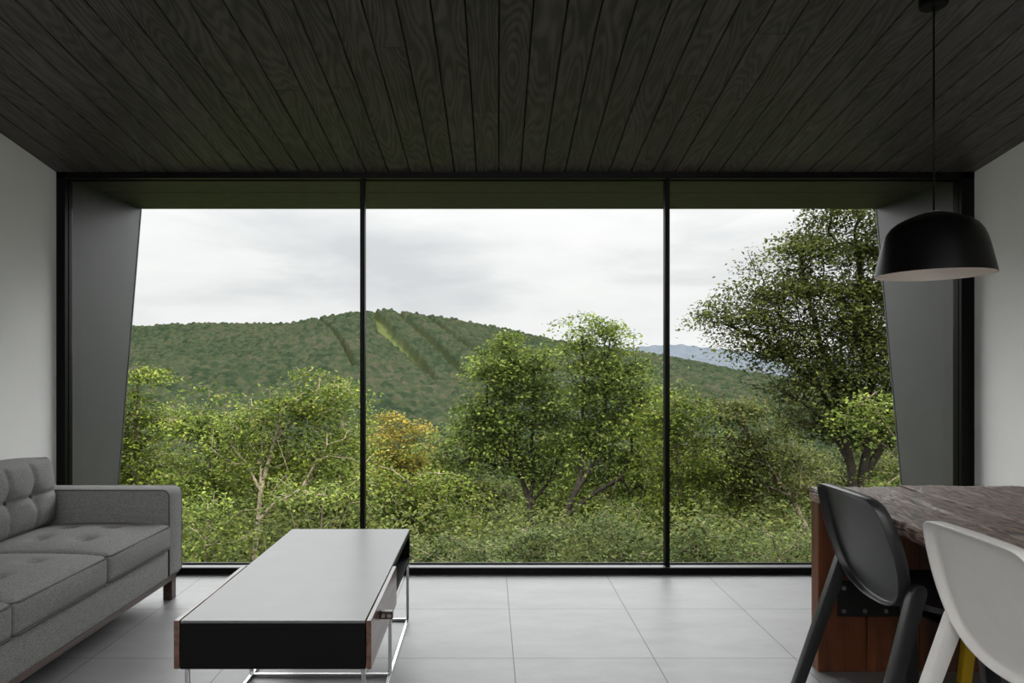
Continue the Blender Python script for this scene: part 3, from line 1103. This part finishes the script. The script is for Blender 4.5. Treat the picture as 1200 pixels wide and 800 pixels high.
# ---- far ridge, aerial haze painted in as a bluish base colour
PX = np.arange(560, 1300, 4.0)
P = np.array([(560, 425), (700, 414), (750, 406), (775, 404), (800, 403.5), (825, 407), (850, 409), (880, 413), (950, 420), (1100, 428), (1300, 430)])
top = np.interp(PX, P[:, 0], P[:, 1])
YD = 7000.0
rows = []
for tt, yy in ((1, YD), (0.6, YD - 500), (0.25, YD - 1000), (0, YD - 1500)):
    zt = CAMZ - (top - CY) / F * YD
    zz = -250 + (zt + 250) * tt + 6 * np.sin(PX * 0.4 + tt * 9)
    rows.append(np.stack([(PX - CX) / F * YD, np.full(PX.shape, yy), zz], -1))
rows.insert(0, np.stack([(PX - CX) / F * YD, np.full(PX.shape, YD + 900), np.full(PX.shape, -250.0)], -1))
Vr = np.array(rows)
idx = np.arange(Vr.shape[0] * Vr.shape[1]).reshape(Vr.shape[:2])
q = np.stack([idx[:-1, :-1], idx[:-1, 1:], idx[1:, 1:], idx[1:, :-1]], -1).reshape(-1, 4)
M['hazed_ridge'] = simple('distant_hazed_forest', (0.055, 0.064, 0.075), rough=1.0, noise=0.12, nscale=0.01, spec=0.0)
tag(obj_np('hill_far', Vr.reshape(-1, 3), q, M['hazed_ridge']), kind='structure')

# ------------------------------------------------------------------ trees
LEAF = {
    'maple': leaf_mat('leaf_yellow_green', (0.014, 0.027, 0.005), (0.066, 0.094, 0.013), (0.20, 0.22, 0.033)),
    'green': leaf_mat('leaf_mid_green', (0.018, 0.034, 0.006), (0.076, 0.106, 0.018), (0.21, 0.245, 0.050)),
    'dark': leaf_mat('leaf_olive', (0.014, 0.022, 0.006), (0.050, 0.062, 0.015), (0.135, 0.142, 0.032)),
    'autumn': leaf_mat('leaf_turning', (0.05, 0.060, 0.010), (0.17, 0.155, 0.022), (0.34, 0.22, 0.04)),
    'grey': leaf_mat('leaf_grey_green', (0.015, 0.026, 0.007), (0.052, 0.072, 0.020), (0.135, 0.16, 0.055)),
}


def leaves(tips, dirs, n_per, size, spread, rng, droop=0.25):
    """four-vertex folded leaves clustered round twig tips"""
    k = len(tips)
    T = np.repeat(tips, n_per, axis=0)
    D = np.repeat(dirs, n_per, axis=0)
    n = len(T)
    off = rng.normal(0, 1, (n, 3)) * np.array([spread, spread, spread * 0.24])
    back = rng.uniform(-0.25, 0.9, (n, 1)) * spread * 1.5
    C = T + off - D * back
    C[:, 2] -= droop * (off[:, 0] ** 2 + off[:, 1] ** 2) / spread
    # axis of the leaf: outwards and down
    ax = D * 0.6 + rng.normal(0, 0.7, (n, 3))
    ax[:, 2] = ax[:, 2] * 0.5 - 0.30
    ax /= np.linalg.norm(ax, axis=1, keepdims=True)
    up = np.array([0, 0, 1.0]) + rng.normal(0, 0.36, (n, 3))
    sd = np.cross(ax, up); sd /= (np.linalg.norm(sd, axis=1, keepdims=True) + 1e-9)
    nr = np.cross(sd, ax)
    L = size * rng.uniform(0.6, 1.3, (n, 1))
    W = L * rng.uniform(0.24, 0.36, (n, 1))
    base = C - ax * L * 0.5
    tip = C + ax * L * 0.5
    mid = C - ax * L * 0.08 + nr * L * 0.10
    V = np.stack([base, mid + sd * W, tip, mid - sd * W], 1).reshape(-1, 3)
    i = np.arange(n) * 4
    Fc = np.stack([np.stack([i, i + 1, i + 2], 1), np.stack([i, i + 2, i + 3], 1)], 1).reshape(-1, 3)
    clus = np.repeat(rng.uniform(0, 1, k), n_per)
    tint = np.clip(0.5 * clus + 0.5 * rng.uniform(0, 1, n), 0, 1)
    return V, Fc, np.repeat(tint, 2)


def skeleton(trunks, tips, rng, seg=0.28):
    """trunks = list of polylines; every tip is joined by a curved branch to the nearest node. -> nodes, parents"""
    P, par, plen = [], [], []
    main = []
    for ti, line in enumerate(trunks):
        line = [np.array(p, float) for p in line]
        start = -1
        if ti > 0:
            d = [np.linalg.norm(q_ - line[0]) for q_ in P]
            start = int(np.argmin(d))
        prev = start
        pts = []
        for a, b in zip(line[:-1], line[1:]):
            m_ = max(1, int(np.linalg.norm(b - a) / seg))
            for j in range(m_):
                pts.append(a + (b - a) * j / m_)
        pts.append(line[-1])
        if ti > 0: pts = pts[1:]
        for p in pts:
            pj = p + rng.normal(0, 0.012, 3) * (0 if prev < 0 else 1)
            P.append(pj); par.append(prev)
            plen.append(0 if prev < 0 else plen[prev] + np.linalg.norm(pj - P[prev]))
            prev = len(P) - 1
    nt_ = len(P)
    cap = nt_ + len(tips) * 14
    arr = np.zeros((cap, 3)); arr[:nt_] = P
    pl = np.zeros(cap); pl[:nt_] = plen
    pa = np.full(cap, -1, int); pa[:nt_] = par
    cnt = np.zeros(cap)
    n = nt_
    tr = arr[:nt_]
    zmin = tr[:, 2].min()
    allow = np.ones(cap, bool)
    # do not branch from the lowest part of the trunk
    low = zmin + 0.30 * (tr[:, 2].max() - zmin)
    allow[:nt_] = tr[:, 2] > min(low, np.quantile(tips[:, 2], 0.15))
    if not allow[:nt_].any(): allow[:nt_] = True
    d0 = np.min(np.linalg.norm(tips[:, None, :] - tr[None], axis=2), axis=1)
    tipnodes = []
    dirs = np.zeros((len(tips), 3))
    for ti in np.argsort(d0):
        p = tips[ti]
        d = np.linalg.norm(arr[:n] - p, axis=1)
        cost = d + 0.18 * pl[:n] + 0.7 * np.maximum(0, arr[:n, 2] - p[2] + 0.15 * d)
        cost[~allow[:n]] = 1e9
        j = int(np.argmin(cost))
        a = arr[j]
        L = d[j]
        m_ = max(1, min(12, int(L / seg) + 1))
        prev = j
        sag = 0.10 * L
        for s_ in range(1, m_ + 1):
            f = s_ / m_
            if n >= cap: break
            q_ = a + (p - a) * f
            q_ = q_ + np.array([0, 0, sag * math.sin(math.pi * f)])
            if s_ < m_: q_ = q_ + rng.normal(0, 0.03 * min(1, L), 3)
            arr[n] = q_; pa[n] = prev; pl[n] = pl[prev] + np.linalg.norm(q_ - arr[prev])
            prev = n; n += 1
        cnt[prev] += 1
        dv = arr[prev] - arr[pa[prev]]
        dirs[ti] = dv / (np.linalg.norm(dv) + 1e-9)
    for i in range(n - 1, -1, -1):
        if pa[i] >= 0: cnt[pa[i]] += cnt[i]
    return arr[:n], pa[:n], cnt[:n], dirs


def branch_mesh(P, par, cnt, r_tip, r_exp, r_max, taper_ref):
    r = np.minimum(r_tip * np.maximum(cnt, 1) ** r_exp, r_max)
    i = np.where(par >= 0)[0]
    A, B = P[par[i]], P[i]
    ra, rb = r[par[i]], r[i]
    ra = np.minimum(ra, rb * 1.5)
    d = B - A
    L = np.linalg.norm(d, axis=1, keepdims=True) + 1e-9
    d = d / L
    ref = np.where(np.abs(d[:, 2:3]) > 0.9, np.array([[1.0, 0, 0]]), np.array([[0, 0, 1.0]]))
    u = np.cross(d, ref); u /= np.linalg.norm(u, axis=1, keepdims=True)
    v = np.cross(d, u)
    sides = 6
    ang = 2 * np.pi * np.arange(sides) / sides
    ring = (u[:, None, :] * np.cos(ang)[None, :, None] + v[:, None, :] * np.sin(ang)[None, :, None])
    VA = A[:, None] + ring * ra[:, None, None]
    VB = (B + d * np.minimum(rb[:, None] * 0.4, L * 0.2))[:, None] + ring * rb[:, None, None]
    V = np.concatenate([VA, VB], 1).reshape(-1, 3)
    m_ = len(i)
    b = (np.arange(m_) * sides * 2)[:, None]
    k = np.arange(sides)[None]
    Fc = np.stack([b + k, b + (k + 1) % sides, b + sides + (k + 1) % sides, b + sides + k], -1).reshape(-1, 4)
    return V, Fc


STAT = []
def tree(name, label, cat, Y, lobes, trunks, leaf, bark, group=None, dens=34, nper=26, lsize=None, spread=0.17, seed=0,
         r_tip=0.0035, r_exp=0.43, r_max=0.09, depth=0.8, droop=0.25, pad=0.44, tdy=0.0, up=0.0, tlev=500):
    lsize = 0.0052 * Y + 0.010 if lsize is None else lsize
    nper = int(nper * min(2.0, (0.085 / lsize) ** 1.6))
    """lobes: ellipses (px, py, rx, ry[, dY]) measured on the photograph at distance Y; trunks: pixel polylines"""
    rng = np.random.default_rng(seed * 7 + 3)
    tips = []
    for lb in lobes:
        px, py, rx, ry = lb[0], lb[1] - up, lb[2] * 1.08, lb[3] * 1.08
        yy = Y + (lb[4] if len(lb) > 4 else 0.0)
        c = np.array(at(px, py, yy))
        ax, az = rx / F * yy, ry / F * yy
        ay = depth * (ax + az) / 2
        n = max(4, int(dens * 1.7 * math.pi * ax * az))
        nc = max(3, int(n / 9))                    # sprays: flat pads of twigs inside the lobe
        v = rng.normal(0, 1, (nc, 3)); v /= np.linalg.norm(v, axis=1, keepdims=True)
        r_ = rng.uniform(0.10, 1.0, (nc, 1)) ** 0.5
        pc = c + v * r_ * np.array([ax, ay, az]) * 0.86
        which = rng.integers(0, nc, n)
        pr = pad * rng.uniform(0.7, 1.3, (nc, 1))[which]
        ang = rng.uniform(0, 2 * np.pi, n); rad = np.sqrt(rng.uniform(0, 1, (n, 1))) * pr
        o = np.stack([np.cos(ang), np.sin(ang), np.zeros(n)], -1) * rad
        o[:, 2] = rng.normal(0, 0.025, n) - 0.35 * rad[:, 0] ** 2 / pad
        tips.append(pc[which] + o)
    tips = np.vstack(tips)
    lines = []
    for ti, ln in enumerate(trunks):
        L = [np.array(at(p[0], p[1], Y + tdy * min(1.0, max(0.0, (p[1] - tlev) / 90.0)))) for p in ln]
        if ti == 0:
            b = L[0]
            gzv = gz(b[0], b[1]) - 0.1
            if b[2] > gzv + 0.1:
                L.insert(0, np.array([b[0] + (b[0] - L[1][0]) * 0.3, b[1], gzv]))
        lines.append(L)
    base = lines[0][0]
    P, par, cnt, dirs = skeleton(lines, tips, rng)
    root = tag(empty(name, tuple(base)), label, cat, group)
    V, Fc = branch_mesh(P - base, par, cnt, r_tip, r_exp, r_max, None)
    obj_np('trunk', V, Fc, M[bark], root)
    V, Fc, tint = leaves(tips - base, dirs, nper, lsize, spread, rng, droop)
    obj_np('crown', V, Fc, LEAF[leaf], root, smooth=False, attr=('tint', tint))
    STAT.append(len(tint) // 2)
    return root


GT = 'trees outside the window'
tree('maple_tree', 'yellow green tree at the left edge of the view beside the raked side panel', 'tree', 11.0,
     [(158, 440, 26, 34), (150, 490, 42, 45), (182, 500, 26, 38), (165, 550, 45, 45), (190, 590, 40, 45), (120, 540, 50, 80), (150, 620, 50, 40), (185, 455, 12, 14)],
     [[(150, 700), (155, 600), (160, 520), (160, 440)]], 'maple', 'bark', GT, seed=1)
tree('maple_tree', 'green tree with pointed top shoots left of the slender pale trunk', 'tree', 13.0,
     [(235, 490, 30, 36), (215, 475, 18, 26), (245, 452, 8, 20), (262, 505, 28, 34), (222, 540, 42, 40), (268, 560, 42, 45), (240, 610, 45, 50), (285, 480, 16, 22)],
     [[(245, 690), (246, 600), (246, 540), (245, 450)]], 'green', 'bark', GT, seed=2)
tree('maple_tree', 'rounded yellow green tree with a slender pale forked trunk', 'tree', 9.5,
     [(355, 455, 30, 28), (385, 470, 30, 36), (330, 470, 24, 26), (305, 490, 24, 26), (355, 500, 52, 36), (310, 530, 42, 24), (395, 520, 26, 34), (355, 540, 46, 22), (275, 525, 26, 16), (300, 500, 18, 18)],
     [[(298, 664), (303, 610), (304, 575), (305, 545), (307, 515), (311, 490)], [(304, 575), (313, 548), (319, 520), (332, 480)],
      [(303, 606), (318, 592), (335, 585), (352, 572), (372, 540)], [(303, 572), (290, 545), (276, 528)]], 'maple', 'bark_pale', GT, seed=3, r_max=0.030, nper=24, tdy=-0.6, up=9, tlev=490)
tree('maple_tree', 'dark green bushy tree close behind the left mullion', 'tree', 12.0,
     [(400, 470, 22, 40), (412, 520, 24, 45), (395, 560, 34, 40), (370, 590, 45, 40), (410, 600, 30, 45), (345, 605, 40, 35)],
     [[(396, 690), (398, 620), (400, 540), (402, 470)], [(398, 620), (375, 560), (366, 520)], [(398, 600), (412, 560), (418, 520)]], 'green', 'bark_pale', GT, seed=4, r_max=0.05)
tree('birch_tree', 'tree with orange tinged autumn top just right of the left mullion', 'tree', 17.0,
     [(448, 500, 16, 22), (483, 497, 16, 24), (466, 520, 24, 26), (438, 525, 16, 28), (500, 528, 20, 24), (460, 560, 44, 34)],
     [[(465, 660), (466, 590), (466, 540), (470, 500)]], 'autumn', 'bark', GT, seed=5, lsize=0.09)
tree('birch_tree', 'low yellow green tree in front of the orange tinged one', 'tree', 10.5,
     [(470, 572, 38, 34), (512, 560, 26, 30), (448, 600, 36, 34), (500, 605, 44, 30), (532, 585, 26, 26), (430, 560, 20, 34)],
     [[(480, 700), (482, 640), (480, 590), (478, 560)], [(482, 640), (500, 590), (512, 555)]], 'maple', 'bark_pale', GT, seed=6, r_max=0.035)
tree('maple_tree', 'broad green tree at the centre of the view with dark forked stems', 'tree', 15.0,
     [(598, 406, 24, 24), (622, 416, 26, 28), (574, 424, 22, 26), (600, 425, 34, 28), (590, 450, 40, 34), (632, 462, 30, 36), (560, 475, 34, 34), (600, 495, 50, 38), (645, 505, 34, 38),
      (548, 515, 34, 32), (580, 535, 46, 30), (635, 545, 44, 28), (520, 530, 24, 24), (654, 470, 14, 22)],
     [[(623, 640), (621, 588), (612, 560), (604, 520), (600, 470), (598, 410)], [(622, 588), (625, 550), (624, 510), (626, 450), (628, 420)],
      [(622, 588), (640, 570), (652, 545), (655, 510)], [(612, 560), (590, 525), (572, 480), (570, 430)]], 'green', 'bark_dk', GT, seed=7, r_max=0.08, pad=0.52, tdy=-0.9, up=7, tlev=510)
tree('maple_tree', 'tall slender green tree with a forked top and bent dark trunk', 'tree', 14.0,
     [(682, 385, 15, 20), (712, 396, 15, 20), (668, 402, 12, 12), (735, 418, 14, 16), (692, 412, 30, 28), (722, 425, 30, 30), (697, 390, 18, 20), (700, 440, 34, 26), (742, 455, 22, 30), (690, 455, 24, 26), (715, 470, 34, 32),
      (690, 505, 36, 30), (735, 510, 40, 36), (675, 535, 28, 24), (720, 550, 44, 28), (752, 560, 30, 34), (745, 485, 26, 30)],
     [[(650, 645), (660, 606), (673, 575), (681, 545), (683, 500), (684, 450), (682, 390)], [(675, 572), (692, 548), (702, 520), (712, 460), (714, 400)],
      [(660, 606), (700, 575), (725, 560), (740, 530), (742, 470)]], 'green', 'bark_dk', GT, seed=8, r_max=0.075, dens=34, pad=0.5, tdy=-0.8, up=6)
tree('maple_tree', 'pale yellow green tree directly behind the right mullion', 'tree', 12.5,
     [(795, 455, 18, 22), (775, 470, 20, 28), (808, 490, 20, 26), (786, 510, 32, 34), (812, 545, 26, 32), (785, 560, 34, 36), (800, 600, 40, 30), (760, 590, 26, 30)],
     [[(800, 700), (798, 620), (793, 540), (790, 460)]], 'maple', 'bark', GT, seed=9)
tree('beech_tree', 'olive brown leaved tree on a leaning pale trunk left of the table', 'tree', 13.0,
     [(862, 462, 24, 22), (842, 490, 28, 26), (880, 490, 34, 28), (850, 525, 38, 28), (895, 530, 40, 30), (925, 505, 26, 24), (828, 545, 24, 24), (880, 560, 44, 26), (930, 555, 30, 30)],
     [[(965, 690), (944, 618), (930, 585), (912, 562), (892, 535), (872, 500), (862, 460)], [(912, 562), (920, 530), (924, 505)]], 'dark', 'bark', GT, seed=10, r_max=0.07, nper=22, tdy=-0.8, tlev=540)
tree('beech_tree', 'large dark leafy tree rising above the window head at the right', 'tree', 10.0,
     [(990, 268, 40, 24), (945, 292, 36, 28), (915, 305, 22, 20), (1010, 310, 40, 40), (965, 335, 46, 34), (905, 345, 30, 26), (868, 352, 22, 20), (845, 375, 28, 16), (835, 362, 14, 10),
      (885, 385, 38, 22), (935, 390, 46, 34), (990, 390, 48, 40), (1035, 380, 36, 50), (862, 402, 22, 10), (925, 425, 36, 24), (980, 440, 46, 34), (1035, 450, 40, 40), (950, 470, 38, 22),
      (1005, 490, 40, 28), (1080, 330, 50, 70), (1085, 440, 50, 60), (1060, 260, 50, 50), (915, 460, 26, 14), (1010, 225, 40, 30), (930, 345, 40, 30), (1000, 350, 44, 40), (960, 300, 30, 30),
      (1020, 420, 40, 36), (955, 430, 44, 30), (985, 500, 44, 30, 0.6), (1040, 510, 36, 34, 0.6), (950, 505, 30, 24, 0.6), (975, 255, 30, 16)],
     [[(1012, 690), (1004, 600), (996, 545), (985, 490), (972, 430), (955, 375), (940, 320), (938, 290)], [(1004, 600), (1016, 530), (1022, 470), (1022, 400), (1010, 330), (1000, 270)],
      [(985, 490), (955, 450), (920, 420), (885, 395), (850, 378)], [(1008, 570), (1034, 520), (1050, 440), (1070, 350)], [(996, 545), (985, 520), (975, 500), (940, 470)]],
     'dark', 'bark_dk', GT, seed=11, dens=56, nper=18, lsize=0.062, spread=0.15, r_max=0.06, up=9)
tree('maple_tree', 'bright green branch layered tree against the right side panel', 'tree', 8.5,
     [(1018, 462, 26, 12), (1040, 482, 30, 14), (1010, 492, 22, 9), (1055, 505, 24, 16), (1050, 545, 30, 24), (1070, 470, 30, 20)],
     [[(1075, 680), (1072, 600), (1066, 540), (1058, 480)], [(1066, 540), (1040, 500), (1018, 470)]], 'green', 'bark', GT, seed=12, r_max=0.03, nper=24)
tree('maple_tree', 'green tree glimpsed between the trunks behind the table end', 'tree', 20.0,
     [(960, 555, 36, 34), (1005, 545, 36, 36), (1050, 550, 34, 40), (985, 590, 50, 30), (920, 590, 34, 30), (940, 530, 24, 20)],
     [[(990, 680), (990, 600), (995, 550)]], 'dark', 'bark', GT, seed=13, lsize=0.11, spread=0.24, dens=26, nper=36)
tree('maple_tree', 'green tree filling the gap between the two central trees', 'tree', 19.0,
     [(655, 520, 30, 34), (665, 560, 40, 34), (690, 590, 50, 28), (760, 500, 30, 40), (770, 450, 16, 20), (640, 590, 40, 26), (765, 550, 36, 36)],
     [[(690, 670), (690, 600), (680, 560)], [(690, 600), (740, 540), (765, 470)]], 'maple', 'bark', GT, seed=14, lsize=0.11, spread=0.24, dens=26, nper=36)
tree('maple_tree', 'green tree standing behind the rounded one with the pale trunk', 'tree', 19.0,
     [(300, 520, 40, 40), (330, 560, 50, 40), (270, 590, 40, 40), (385, 560, 45, 45), (425, 540, 30, 40), (200, 560, 50, 50), (300, 610, 50, 36)],
     [[(320, 690), (320, 610), (315, 550)]], 'dark', 'bark', GT, seed=15, lsize=0.11, spread=0.24, dens=26, nper=36)
tree('maple_tree', 'green tree behind the central one at its left', 'tree', 20.0,
     [(540, 545, 40, 40), (580, 580, 50, 36), (500, 570, 36, 40), (510, 610, 50, 30)],
     [[(545, 690), (545, 620), (542, 560)]], 'dark', 'bark', GT, seed=16, lsize=0.11, spread=0.24, dens=26, nper=36)
tree('maple_tree', 'green tree behind the olive brown leaved one', 'tree', 21.0,
     [(835, 580, 46, 40), (885, 590, 46, 36), (915, 540, 30, 30), (850, 540, 40, 40), (800, 540, 30, 40)],
     [[(860, 690), (860, 620), (855, 560)]], 'maple', 'bark', GT, seed=17, lsize=0.11, spread=0.24, dens=26, nper=36)

GS = 'shrubs below the window'
shr = [
    ('leafy green shrub at the window foot beside the sofa arm', 7.6, [(232, 600, 22, 26), (255, 625, 30, 28), (225, 640, 26, 26), (268, 590, 18, 20)], [[(244, 690), (244, 640), (242, 600)], [(244, 648), (232, 620), (222, 596)]], 'green', 'bark_pale'),
    ('low shrub with pale stems behind the left end of the coffee table', 7.2, [(340, 636, 26, 22), (368, 648, 34, 18), (330, 652, 20, 12)], [[(330, 700), (330, 660), (332, 630)], [(330, 670), (342, 645), (350, 622)]], 'green', 'bark_pale'),
    ('shrub with many bare pale stems behind the coffee table', 7.8, [(385, 575, 22, 18), (360, 560, 24, 16), (408, 610, 20, 22), (385, 630, 30, 18), (412, 560, 14, 20)],
     [[(374, 690), (374, 640), (378, 600), (383, 570)], [(374, 640), (362, 610), (356, 575)], [(375, 650), (395, 610), (402, 560)], [(375, 660), (392, 630), (408, 590)], [(374, 660), (345, 620), (338, 590)]], 'green', 'bark_pale'),
    ('grey green shrub right of the coffee table corner', 7.4, [(505, 640, 34, 20), (540, 630, 32, 24), (485, 620, 22, 20), (560, 650, 36, 16)], [[(525, 700), (525, 660), (528, 630)], [(525, 665), (500, 640), (488, 615)], [(525, 670), (480, 640), (452, 628)]], 'grey', 'bark_pale'),
    ('grey green shrub in the middle of the central pane', 8.0, [(590, 615, 34, 20), (625, 630, 40, 20), (575, 640, 30, 20), (650, 650, 40, 16), (640, 612, 26, 14)], [[(610, 700), (610, 655), (610, 620)], [(610, 665), (640, 640), (660, 615)]], 'grey', 'bark'),
    ('tangled shrub with bare twigs left of the right mullion', 7.8, [(700, 640, 40, 18), (735, 620, 34, 24), (760, 645, 34, 18), (690, 612, 30, 16), (720, 595, 24, 14)],
     [[(728, 700), (728, 660), (732, 620)], [(728, 664), (700, 640), (672, 622)], [(728, 660), (748, 600), (758, 545)], [(728, 660), (712, 600), (722, 560)], [(729, 662), (770, 640), (790, 612)]], 'grey', 'bark'),
    ('dull green shrub right of the right mullion', 7.8, [(805, 640, 34, 20), (835, 615, 30, 22), (850, 645, 34, 18), (800, 612, 22, 16)], [[(828, 700), (828, 660), (830, 620)], [(828, 665), (808, 640), (798, 612)]], 'grey', 'bark'),
    ('dull green shrub beside the end of the timber table', 7.4, [(900, 640, 34, 20), (930, 615, 28, 22), (880, 610, 26, 18), (950, 645, 30, 20)], [[(912, 700), (912, 660), (912, 620)], [(912, 665), (935, 640), (945, 608)]], 'grey', 'bark'),
]
for i, (lab, Y, lobes, trunks, lf, bk) in enumerate(shr):  # low shrubs, grown with the tree generator
    tree('slope_shrub', lab, 'shrub', Y, lobes, trunks, lf, bk, GS, dens=52, nper=13, lsize=0.050, spread=0.10, seed=40 + i, r_tip=0.0022, r_max=0.016, depth=1.2)

# tangled undergrowth on the slope: nobody could count it
rng = np.random.default_rng(99)
n = 5200
Yu = rng.uniform(7.5, 24, n)
Xu = rng.uniform(-1, 1, n) * (Yu * 0.72)
Zu = np.array([gz(x_, y_) for x_, y_ in zip(Xu, Yu)])
line = CAMZ - (rng.uniform(585, 690, n) - CY) / F * Yu
Zu = np.maximum(Zu + 0.2, line)
tips = np.stack([Xu, Yu, Zu], -1)
dirs = np.tile(np.array([[0, 0, 1.0]]), (n, 1))
V, Fc, tint = leaves(tips, dirs, 20, 0.075, 0.20, rng)
tag(obj_np('undergrowth', V, Fc, LEAF['dark'], smooth=False, attr=('tint', tint)), 'tangle of undergrowth between the tree trunks on the slope', 'undergrowth', kind='stuff')

# ------------------------------------------------------------------ sky and sun
w = bpy.data.worlds.new('overcast_sky')
SC.world = w
w.use_nodes = True
nt = w.node_tree
for n_ in list(nt.nodes): nt.nodes.remove(n_)
out = nt.nodes.new('ShaderNodeOutputWorld')
bg = nt.nodes.new('ShaderNodeBackground')
tc = N(nt, 'ShaderNodeTexCoord')
sep = N(nt, 'ShaderNodeSeparateXYZ')
nt.links.new(tc.outputs['Generated'], sep.inputs[0])
mp = N(nt, 'ShaderNodeMapping')
mp.inputs['Scale'].default_value = (2.3, 2.3, 9.0)
mp.inputs['Location'].default_value = (3.1, 0.4, 0.6)
nt.links.new(tc.outputs['Generated'], mp.inputs['Vector'])
nz = N(nt, 'ShaderNodeTexNoise')
nz.inputs['Scale'].default_value = 1.0
nz.inputs['Detail'].default_value = 6
nz.inputs['Roughness'].default_value = 0.52
nz.inputs['Distortion'].default_value = 0.35
nt.links.new(mp.outputs['Vector'], nz.inputs['Vector'])
cl = ramp(nt, [(0.36, (0.65, 0.665, 0.69)), (0.46, (0.75, 0.76, 0.77)), (0.55, (0.86, 0.86, 0.86)), (0.72, (0.95, 0.945, 0.94))])
nt.links.new(nz.outputs['Fac'], cl.inputs['Fac'])
# brightness by height; boost above the visible band added to light the room
up = ramp(nt, [(0.0, g(1.0)), (0.08, g(0.97)), (0.16, g(1.0)), (0.23, g(1.10)), (0.30, g(3.0)), (0.45, g(8.4)), (0.75, g(8.4)), (1.0, g(6.5))])
nt.links.new(sep.outputs['Z'], up.inputs['Fac'])
mr = N(nt, 'ShaderNodeMapRange', interpolation_type='SMOOTHSTEP')
mr.inputs['From Min'].default_value = 0.3
mr.inputs['From Max'].default_value = -0.6
mr.inputs['To Min'].default_value = 1.0
mr.inputs['To Max'].default_value = 1.0
nt.links.new(sep.outputs['Y'], mr.inputs['Value'])
m1 = N(nt, 'ShaderNodeMix', data_type='RGBA', blend_type='MULTIPLY')
m1.inputs[0].default_value = 1.0
nt.links.new(cl.outputs['Color'], m1.inputs[6])
nt.links.new(up.outputs['Color'], m1.inputs[7])
m2 = N(nt, 'ShaderNodeMath', operation='MULTIPLY')
m2.inputs[1].default_value = 0.97
nt.links.new(mr.outputs[0], m2.inputs[0])
# below the horizon: dim land colour
gt = N(nt, 'ShaderNodeMath', operation='GREATER_THAN')
gt.inputs[1].default_value = -0.01
nt.links.new(sep.outputs['Z'], gt.inputs[0])
m3 = N(nt, 'ShaderNodeMix', data_type='RGBA')
nt.links.new(gt.outputs[0], m3.inputs[0])
m3.inputs[6].default_value = (0.10, 0.11, 0.07, 1)
nt.links.new(m1.outputs[2], m3.inputs[7])
nt.links.new(m3.outputs[2], bg.inputs['Color'])
nt.links.new(m2.outputs[0], bg.inputs['Strength'])
nt.links.new(bg.outputs[0], out.inputs['Surface'])
w.cycles.sampling_method = 'MANUAL'
w.cycles.sample_map_resolution = 1024

sun = bpy.data.lights.new('sun', 'SUN')
sun.energy = 5.0
sun.angle = math.radians(7)
sun.color = (1.0, 0.95, 0.86)
so = bpy.data.objects.new('sun', sun)
COL.objects.link(so)
so.rotation_euler = Vector((-0.62, 0.42, -1.0)).to_track_quat('-Z', 'Y').to_euler()

# portals that guide daylight sampling through the openings
def portal(name, loc, rot, sx, sy):
    l = bpy.data.lights.new(name, 'AREA')
    l.shape = 'RECTANGLE'; l.size = sx; l.size_y = sy
    l.cycles.is_portal = True
    o = bpy.data.objects.new(name, l); COL.objects.link(o)
    o.location = loc; o.rotation_euler = rot

SC.view_settings.view_transform = 'Standard'
SC.view_settings.look = 'None'
SC.view_settings.gamma = 1.0
SC.view_settings.exposure = 0.15
SC.view_settings.use_curve_mapping = False
cy = SC.cycles
cy.max_bounces = 10
cy.diffuse_bounces = 5
cy.glossy_bounces = 4
cy.transmission_bounces = 6
cy.transparent_max_bounces = 12
cy.caustics_reflective = False
cy.caustics_refractive = False
cy.sample_clamp_indirect = 6.0
cy.use_denoising = True
print('LEAVES', sum(STAT), len(STAT))
